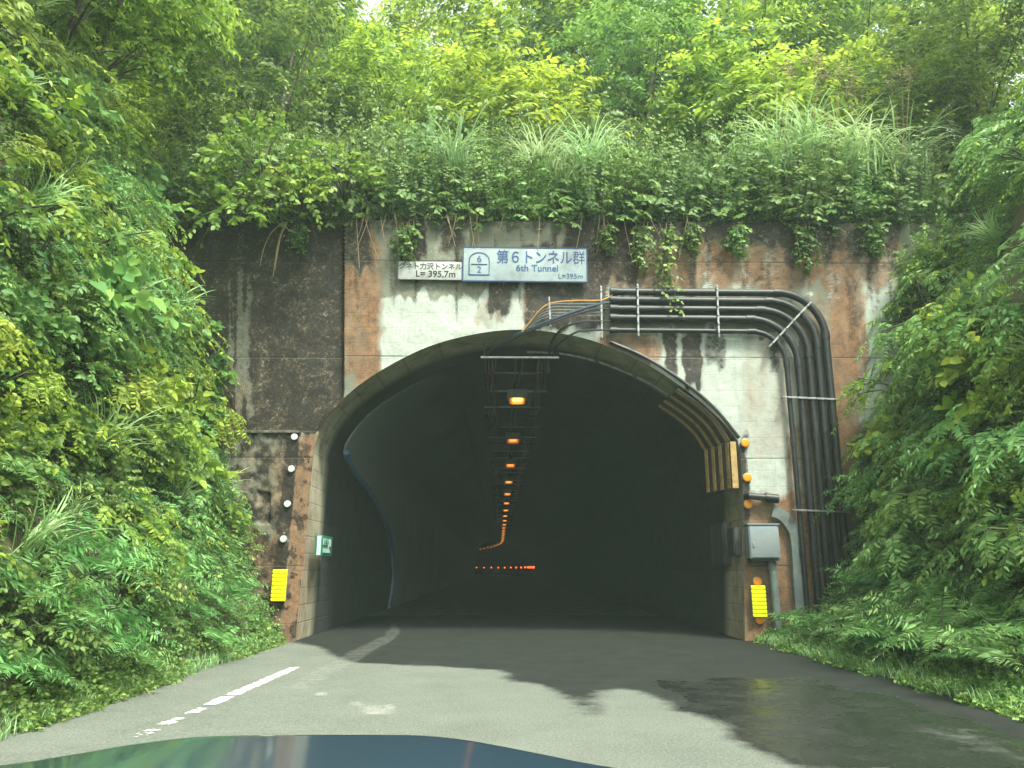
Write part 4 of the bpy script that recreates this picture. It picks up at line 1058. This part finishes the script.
# ================================================================== VEGETATION
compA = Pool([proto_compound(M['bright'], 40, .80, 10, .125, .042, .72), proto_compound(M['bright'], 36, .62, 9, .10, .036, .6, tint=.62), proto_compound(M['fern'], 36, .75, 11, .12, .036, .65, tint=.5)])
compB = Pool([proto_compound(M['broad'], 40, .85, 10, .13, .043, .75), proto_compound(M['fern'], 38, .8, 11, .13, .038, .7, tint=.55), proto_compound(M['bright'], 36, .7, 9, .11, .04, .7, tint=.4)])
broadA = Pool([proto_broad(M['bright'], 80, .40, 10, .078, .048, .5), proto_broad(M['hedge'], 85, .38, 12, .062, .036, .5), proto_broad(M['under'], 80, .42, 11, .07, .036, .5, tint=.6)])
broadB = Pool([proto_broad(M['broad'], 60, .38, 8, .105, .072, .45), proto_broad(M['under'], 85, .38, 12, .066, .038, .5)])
bigleaf = Pool([proto_broad(M['bright'], 30, .5, 6, .19, .14, .5), proto_broad(M['broad'], 30, .5, 6, .2, .15, .5), proto_broad(M['tree'], 34, .55, 7, .16, .085, .5)])
ferns = Pool([proto_fern(13, .75), proto_fern(11, .62)])
tuft = Pool([proto_grass(60, .7, 1.3, .08, .011), proto_grass(40, .5, 1.0, .08, .009, tint=.6)])
silver = Pool([proto_grass(80, 1.0, 1.9, .16, .017, tint=.75, curve=2.0), proto_grass(80, 1.1, 2.0, .2, .017, plume=True, tint=.75, curve=2.0)])
hedge = Pool([proto_hedge() for _ in range(3)])
vines = Pool([proto_vine(1.1, 5), proto_vine(.7, 4), proto_vine(1.7, 4)])
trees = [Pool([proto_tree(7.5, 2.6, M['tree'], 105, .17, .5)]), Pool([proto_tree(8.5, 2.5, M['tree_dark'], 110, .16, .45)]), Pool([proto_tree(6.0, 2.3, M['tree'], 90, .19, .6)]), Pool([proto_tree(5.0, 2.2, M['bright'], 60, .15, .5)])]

def undergrowth(name, label, P, Nn, mat, ll=(.12, .34), n=7, leaf=.058, lw=.036, tint=.45):
    lv = Leaves(); T = len(P)
    lv.twigs(P - Nn * .04, nrm(Nn * .8 + np.array([0, 0, .45]) + rng.normal(0, .45, (T, 3))), rng.uniform(*ll, T), n, leaf, lw, droop=.3, spread=.85, tint=tint, up=.5, tipt=.35)
    tag(lv.build(name, mat, simple_=True), label, 'undergrowth', kind='stuff')
for side, nm, lab, N_ in ((-1, 'undergrowth', 'low leafy undergrowth covering the left bank', 21000), (1, 'undergrowth', 'low leafy undergrowth covering the right bank', 20000)):
    u = rng.uniform(.15, 14, N_ * 2); Y = rng.uniform(2.5, 16.5, N_ * 2)
    keep = fbm(Y * .8 + 20 * side, u * .8, 3) > (.34 if side < 0 else .36)
    if side > 0: keep &= ~((Y > 8.4) & (Y < 11.0) & (u > 5.2) & (u < 8.6) & (rng.random(len(u)) < .93))
    u = u[keep][:N_]; Y = Y[keep][:N_]
    P = bank(side, u, Y); Nn = bank_normal(side, u, Y)
    undergrowth(nm, lab, P, Nn, M['under'])
for side, lab in ((-1, 'low weeds spilling over the left edge of the road'), (1, 'low weeds spilling over the right edge of the road')):
    T_ = 3600; u = np.abs(rng.normal(.12, .28, T_)); Y = rng.uniform(3, 14.2, T_); kp = fbm(Y * 1.1 + 7 * side, u * 2, 3) > .38; u = u[kp]; Y = Y[kp]
    P = bank(side, u, Y); P[:, 0] -= side * rng.uniform(0, .12, len(P)); undergrowth('weeds', lab, P, np.tile([-side * .5, -.2, .8], (len(P), 1)), M['hedge'], (.06, .2), 6, .05, .034, .5)
T_ = 1500; u = rng.uniform(1.5, 6.5, T_); Y = rng.uniform(6, 12.5, T_); kp = fbm(Y * .7 + 3, u * .7 + 8, 3) > .56; P = bank(-1, u[kp], Y[kp])
undergrowth('dead_undergrowth', 'patches of dead brown stems on the left bank', P, bank_normal(-1, u[kp], Y[kp]), M['drygrass'], (.3, .6), 7, .09, .014, .5)
N_ = 9000; X = rng.uniform(-16, 17, N_); Y = 15.1 + rng.random(N_) ** 1.5 * 12
P = np.stack([X, Y, hill_z(X, Y)], -1); undergrowth('undergrowth', 'leafy undergrowth on the hillside behind the hedge', P, np.tile([0, -.4, .9], (N_, 1)), M['tree_dark'], (.3, .7), 8, .11, .06, .35)

def scatter(pool, side, n, ur, yr, dmin, label, cat, group, sc=(.8, 1.2), out=.6, cond=None, sink=.0):
    pts = []; tries = 0
    while len(pts) < n and tries < n * 60:
        tries += 1; u = rng.uniform(*ur); Y = rng.uniform(*yr)
        P = bank(side, np.array([u]), np.array([Y]))[0]
        px, py = project(P[None]); px, py = px[0], py[0]
        if not (-90 < px < 1115 and -140 < py < 790): continue
        if cond and not cond(px, py, u, Y): continue
        if any(np.linalg.norm(P - q) < dmin for q in pts): continue
        pts.append(P); Nn = bank_normal(side, np.array([u]), np.array([Y]))[0]
        tilt = nrm(Nn * out + np.array([0, 0, 1.]))
        pool.place(P + Nn * -sink, label, cat, group, rng.uniform(0, 6.28), tilt, rng.uniform(*sc))
    return pts
# left bank
scatter(compA, -1, 52, (1.6, 12), (4.5, 14.4), .62, 'bright green shrub with long feathery leaves on the steep left bank', 'shrub', 'feathery leaved shrubs on the left bank', (.65, 1.1))
scatter(broadA, -1, 62, (.9, 12), (4, 14.4), .55, 'bushy small leaved shrub on the steep left bank', 'shrub', 'bushy shrubs on the left bank', (.6, 1.1))
scatter(broadB, -1, 34, (1.0, 11), (4, 14.4), .6, 'darker broad leaved bush low on the left bank', 'shrub', 'broad leaved bushes on the left bank', (.5, .95))
scatter(ferns, -1, 24, (.25, 2.4), (4.8, 13.0), .45, 'fern with arching fronds at the foot of the left bank', 'fern', 'ferns at the foot of the left bank', (.6, 1.05), 1.0, sink=-.18)
scatter(tuft, -1, 22, (1.5, 10), (4.5, 13.5), .7, 'tuft of long arching grass on the left bank', 'grass tuft', 'grass tufts on the left bank', (.6, 1.0), .9)
scatter(bigleaf, -1, 20, (2.2, 12), (8, 14.2), .8, 'large leaved plant among the finer shrubs on the left bank', 'plant', 'large leaved plants on the left bank', (.6, 1.05), sink=-.2)
# right bank
bare = lambda px, py, u, Y: not (955 < px < 1100 and 175 < py < 330) and not (px < 872 and py < 632)
scatter(compB, 1, 46, (2.2, 12), (6, 14.4), .62, 'green shrub with long feathery leaves on the right bank', 'shrub', 'feathery leaved shrubs on the right bank', (.7, 1.15), cond=bare)
scatter(broadA, 1, 30, (2.0, 12), (6, 14.4), .6, 'bushy small leaved shrub on the right bank', 'shrub', 'bushy shrubs on the right bank', (.6, 1.1), cond=bare)
scatter(broadB, 1, 40, (2.4, 12), (6, 14.4), .55, 'dark broad leaved bush on the right bank', 'shrub', 'broad leaved bushes on the right bank', (.5, .95), cond=bare)
scatter(bigleaf, 1, 18, (2.4, 12), (9, 14.2), .8, 'large leaved plant among the finer shrubs on the right bank', 'plant', 'large leaved plants on the right bank', (.6, 1.0), cond=bare, sink=-.2)
scatter(ferns, 1, 46, (.5, 3.6), (6.2, 14.0), .42, 'fern with arching fronds at the foot of the right bank', 'fern', 'ferns at the foot of the right bank', (.75, 1.25), .9, sink=-.22, cond=bare)
scatter(tuft, 1, 12, (3, 9), (6.5, 12.5), .7, 'tuft of long arching grass on the right bank', 'grass tuft', 'grass tufts on the right bank', (.5, .8), .9)
def bank_at(side, px, py):
    u, Y = np.meshgrid(np.linspace(.2, 9, 90), np.linspace(4, 14.3, 110), indexing='ij'); u = u.ravel(); Y = Y.ravel()
    P = bank(side, u, Y); qx, qy = project(P); d = np.hypot(qx - px, qy - py); c = np.where(d < d.min() + 5)[0]; i = c[np.argmin(P[c, 1])]
    return P[i], bank_normal(side, u[i:i + 1], Y[i:i + 1])[0]
for side, lst in ((-1, ((60, 575), (35, 610), (125, 560), (205, 560), (150, 590), (95, 640), (215, 605))), (1, ((880, 590), (935, 575), (975, 610), (885, 650), (905, 655), (960, 665), (1000, 690), (940, 620), (1010, 640)))):
    for px, py in lst:
        P, Nn = bank_at(side, px, py)
        ferns.place(P + Nn * .38, 'large light green fern spreading in front of the left bank shrubs' if side < 0 else 'large light green fern spreading in front of the right bank shrubs', 'fern', 'large ferns in front of the left bank' if side < 0 else 'large ferns in front of the right bank',
                    rng.uniform(0, 6), nrm(Nn * .8 + np.array([0, -.4, .8])), rng.uniform(.9, 1.2))
# clumps that lean out past the ends of the portal wall
for (px, py, Y), sc, pl in [((215, 395, 13.2), 1.15, compA), ((205, 470, 12.6), 1.1, compA), ((212, 545, 12.8), .9, broadA), ((178, 330, 13.2), 1.1, compA), ((222, 600, 12.8), .8, broadB), ((190, 285, 13.6), 1.0, compA)]:
    pl.place(at(px - 28, py + 22, Y), 'bright leafy shrub leaning out before the dark left end of the portal', 'shrub', 'shrubs before the left end of the portal', rng.uniform(0, 6), (.8, -.2, 1), sc)
for (px, py, Y), sc, pl in [((905, 300, 13.6), 1.1, compB), ((885, 370, 13.4), 1.15, compB), ((893, 440, 13.2), 1.15, compB), ((893, 520, 13.0), 1.0, compB), ((886, 590, 13.0), .9, broadB), ((925, 255, 13.8), 1.2, broadA), ((905, 262, 14.0), 1.0, broadA), ((900, 305, 14.0), 1.0, compB), ((915, 232, 14.1), 1.1, broadA), ((905, 480, 12.8), 1.1, broadA)]:
    pl.place(at(px + 25, py + 22, Y), 'leafy shrub leaning out before the right end of the portal', 'shrub', 'shrubs before the right end of the portal', rng.uniform(0, 6), (-.8, -.2, 1), sc)
for (px, py, Y), sc in [((795, 652, 13.6), .6), ((770, 655, 13.9), .45), ((845, 655, 13.2), .7)]:
    broadB.place(at(px, py, Y), 'low leafy plant at the foot of the pipe bank', 'plant', 'plants at the foot of the pipes', rng.uniform(0, 6), None, sc)
for (px, py, Y), sc in [((258, 643, 13.9), .42), ((240, 640, 13.4), .7)]:
    broadB.place(at(px, py, Y), 'low leafy plant at the foot of the left jamb', 'plant', 'plants at the foot of the left jamb', rng.uniform(0, 6), None, sc)

# verge grass
for side, lab in ((-1, 'short green grass along the left edge of the road'), (1, 'short pale green grass along the right edge of the road')):
    n = 3200; V, F_, T = blades(n, .05, .15 if side < 0 else .2, 0, .004, lean=.6, curve=.9, K=4, tint=.6)
    Y = rng.uniform(3, 14.2, n); u = np.abs(rng.normal(0, .14 if side < 0 else .26, n)) * (.25 + 1.6 * fbm(Y * .9, Y * 0 + 3 * side, 4)); P = bank(side, u, Y, True)
    P[:, 0] += side * -.04
    V = V.reshape(n, -1, 3) + P[:, None, :]
    tag(mesh_np('verge_grass', V.reshape(-1, 3), [F_], M['grass'], attrs={'tint': T}), lab, 'grass', kind='stuff')

# hedge on top of the portal
k = 0
for row, (y, dz, n) in enumerate(((15.6, .2, 13), (14.88, .0, 17))):
    for i in range(n):
        x = -6.6 + (15.2) * (i + .5 * row) / n + rng.uniform(-.25, .25)
        hedge.place((x, y + rng.uniform(-.12, .12), ZT - .1 + dz), 'leafy shrub in the dense hedge along the top of the portal' if row else 'tall leafy shrub at the back of the hedge over the portal', 'hedge shrub',
                    'front shrubs of the hedge over the portal' if row else 'back shrubs of the hedge over the portal', rng.uniform(-.6, .6), None, (rng.uniform(.9, 1.2), rng.uniform(.85, 1.05), rng.uniform(.85, 1.28) * (1.62 if not row else 1.18)))
for px, py, sc in ((262, 150, 1.75), (232, 192, 1.5), (300, 178, 1.3), (345, 165, 1.3)):
    broadA.place(at(px, py + 25, 14.15), 'bright rounded bush bulging over the top of the dark left wall', 'shrub', 'bright bushes over the dark left wall', rng.uniform(0, 6), (0, -.4, 1), sc, i=0)
for px, py in ((455, 165), (540, 170), (565, 185), (592, 165)):
    silver.place(at(px, py + 8, 14.55), 'arching silver grass in the hedge above the name board', 'grass clump', 'silver grass above the name board', rng.uniform(0, 6), (0, -.15, 1), .8, i=0)
for i, (px, py) in enumerate(((785, 160), (812, 150), (835, 165), (865, 170), (905, 165))):
    silver.place(at(px, py + 12, 14.6), 'arching silver grass with brown plumes on the right of the hedge', 'grass clump', 'silver grass with plumes over the right of the portal', rng.uniform(0, 6), (0, -.12, 1), .95, i=1)
# dry stems and vines hanging over the face
for x, i, l in ((405, 1, 'trailing vine hanging beside the small white sign'), (660, 2, 'long trailing vine hanging over the black pipes'), (640, 0, 'short vine right of the name board'), (690, 1, 'vine hanging above the middle of the pipes'), (800, 0, 'vine hanging above the bend of the pipes'),
                (606, 1, 'vine dropping just past the right end of the name board'), (735, 1, 'small vine on the rusty wall above the pipes'), (300, 1, 'sparse vine on the dark left wall'), (870, 1, 'vine near the right end of the portal wall')):
    vines.place(at(x, 224, YP - .05), l, 'vine', None, rng.uniform(-.3, .3), None, rng.uniform(.8, 1.1), i=i)
for j, pts in enumerate(([(285, 222), (272, 232), (264, 248), (260, 266)], [(286, 222), (279, 240), (275, 262), (273, 277)], [(287, 222), (281, 236), (277, 256), (275, 270)])):
    P = [Vector(p) for p in catmull([tuple(at(x, y, YP - .12 - .03 * j)) for x, y in pts], 12)]
    tag(MB().tube(P, [.016 * (1 - .06 * i) for i in range(12)], 5).build('dead_stem', M['dry']), ['pale dead stem bowing farthest left over the dark wall', 'longest pale dead stem hanging over the dark wall', 'pale dead stem hanging closest to the portal corner'][j], 'dead stem')
for j in range(26):
    x = rng.uniform(350, 690); L_ = rng.uniform(12, 46); dx = rng.uniform(-14, 14)
    P = [Vector(p) for p in catmull([tuple(at(x, 214, YP - .1)), tuple(at(x + dx * .3, 220 + L_ * .3, YP - .18)), tuple(at(x + dx, 224 + L_, YP - .1))], 8)]
    tag(MB().tube(P, .007, 4).build('dry_tendril', M['dry']), 'thin dry tendril hanging from the hedge over the wall', 'tendril', 'dry tendrils hanging from the hedge')

# trees on the hillside and the upper banks
spots = []
for i, x in enumerate(np.linspace(-11.5, 12.5, 9)): spots.append((x + rng.uniform(-.5, .5), 18.6 + rng.uniform(-.5, .9), (0, 2, 1, 0, 2, 1, 2, 0, 1)[i], rng.uniform(.85, 1.05), 'leafy tree in the first row behind the hedge', 'trees in the first row behind the hedge'))
for i, x in enumerate(np.linspace(-15, 15.5, 9)): spots.append((x + rng.uniform(-.6, .6), 23.2 + rng.uniform(-.8, .8), (1, 0, 1, 2, 0, 1, 0, 1, 0)[i], rng.uniform(1., 1.2), 'taller tree on the hillside behind the first row', 'trees of the second row on the hillside'))
for i, x in enumerate(np.linspace(-17, 17, 8)): spots.append((x, 28.5 + rng.uniform(-1, 1), i % 3, rng.uniform(1.1, 1.35), 'tree high on the hillside against the sky', 'trees of the last row on the hillside'))
for i, x in enumerate(np.linspace(-9, 9.5, 3)): spots.append((x + rng.uniform(-.5, .5), 17.4 + rng.uniform(-.3, .4), 3, rng.uniform(.55, .8), 'small bright tree just behind the hedge', 'small trees just behind the hedge'))
for x, y, k, sc, lb, gr in spots:
    z = float(hill_z(np.array([x]), np.array([y]))[0]) - .2
    sc *= 1.0 if y < 18 else (1.12 if y < 21 else 1.25)
    trees[k].place((x, y, z), lb, 'tree', gr, rng.uniform(0, 6.28), None, sc)
for side, lst in ((-1, [(9.5, 8.5, 3, .75), (9.5, 11.0, 3, .8), (10.5, 13.2, 2, .8), (12.2, 9.6, 0, .75), (13.0, 12.2, 1, .8), (15, 10.6, 0, .9), (16, 13.8, 0, .9)]), (1, [(14.5, 13.6, 1, .8), (17, 12.2, 1, .9), (16.5, 14.4, 0, .9)])):
    for u, Y, k, sc in lst:
        P = bank(side, np.array([u]), np.array([Y]))[0]
        trees[k].place(P - np.array([0, 0, .2]), 'young tree high on the left bank' if side < 0 else 'young tree high on the right bank', 'tree', 'trees high on the left bank' if side < 0 else 'trees high on the right bank', rng.uniform(0, 6.28), (-side * .25, -.1, 1), sc)

# ================================================================== LIGHT
SUN_EL, SUN_AZ = 58., 146.                                        # azimuth clockwise from straight ahead (+Y)
w = bpy.data.worlds.new('World'); scene.world = w; w.use_nodes = True; nt = w.node_tree; nt.nodes.clear()
sky = nt.nodes.new('ShaderNodeTexSky'); sky.sky_type = 'NISHITA'; sky.sun_disc = False; sky.sun_elevation = R(SUN_EL); sky.sun_rotation = R(SUN_AZ); sky.dust_density = 3; sky.air_density = 1.0
hs = nt.nodes.new('ShaderNodeHueSaturation'); hs.inputs['Saturation'].default_value = .16; hs.inputs['Value'].default_value = 1.
tn = nt.nodes.new('ShaderNodeMix'); tn.data_type = 'RGBA'; tn.blend_type = 'MULTIPLY'; tn.inputs[0].default_value = 1.; tn.inputs[7].default_value = (.93, 1., .95, 1)
bg = nt.nodes.new('ShaderNodeBackground'); bg.inputs[1].default_value = .15; ow = nt.nodes.new('ShaderNodeOutputWorld')
nt.links.new(sky.outputs[0], hs.inputs['Color']); nt.links.new(hs.outputs[0], tn.inputs[6]); nt.links.new(tn.outputs[2], bg.inputs[0]); nt.links.new(bg.outputs[0], ow.inputs[0])
sd = bpy.data.lights.new('sun', 'SUN'); sd.energy = 2.1; sd.angle = R(12); sd.color = (1., .985, .86); so = link(bpy.data.objects.new('sun', sd))
az, el = R(SUN_AZ), R(SUN_EL); dv = Vector((math.sin(az) * math.cos(el), math.cos(az) * math.cos(el), math.sin(el)))
so.rotation_euler = dv.to_track_quat('Z', 'Y').to_euler()
vs = scene.view_settings; scene.display_settings.display_device = 'sRGB'; vs.view_transform = 'Standard'; vs.look = 'None'; vs.gamma = 1; vs.use_curve_mapping = False; vs.exposure = 1.95
scene.cycles.use_denoising = True; scene.cycles.max_bounces = 8; scene.cycles.diffuse_bounces = 5; scene.cycles.transmission_bounces = 4; scene.cycles.transparent_max_bounces = 8; scene.cycles.volume_bounces = 1
scene.cycles.use_adaptive_sampling = True

# thin even mist added to stand in for the veil on the windscreen
m, nt, out = new_mat('added_veil_mist'); v = nt.nodes.new('ShaderNodeVolumePrincipled'); v.inputs['Color'].default_value = (.72, .90, .82, 1); v.inputs['Density'].default_value = .0019; v.inputs['Anisotropy'].default_value = .1
nt.links.new(v.outputs[0], out.inputs['Volume'])
o = MB().box((0, 150, 21), (110, 400, 45)).build('added_veil_box', m, smooth=False); tag(o, 'thin even mist added in place of the pale veil on the windscreen', kind='stuff')
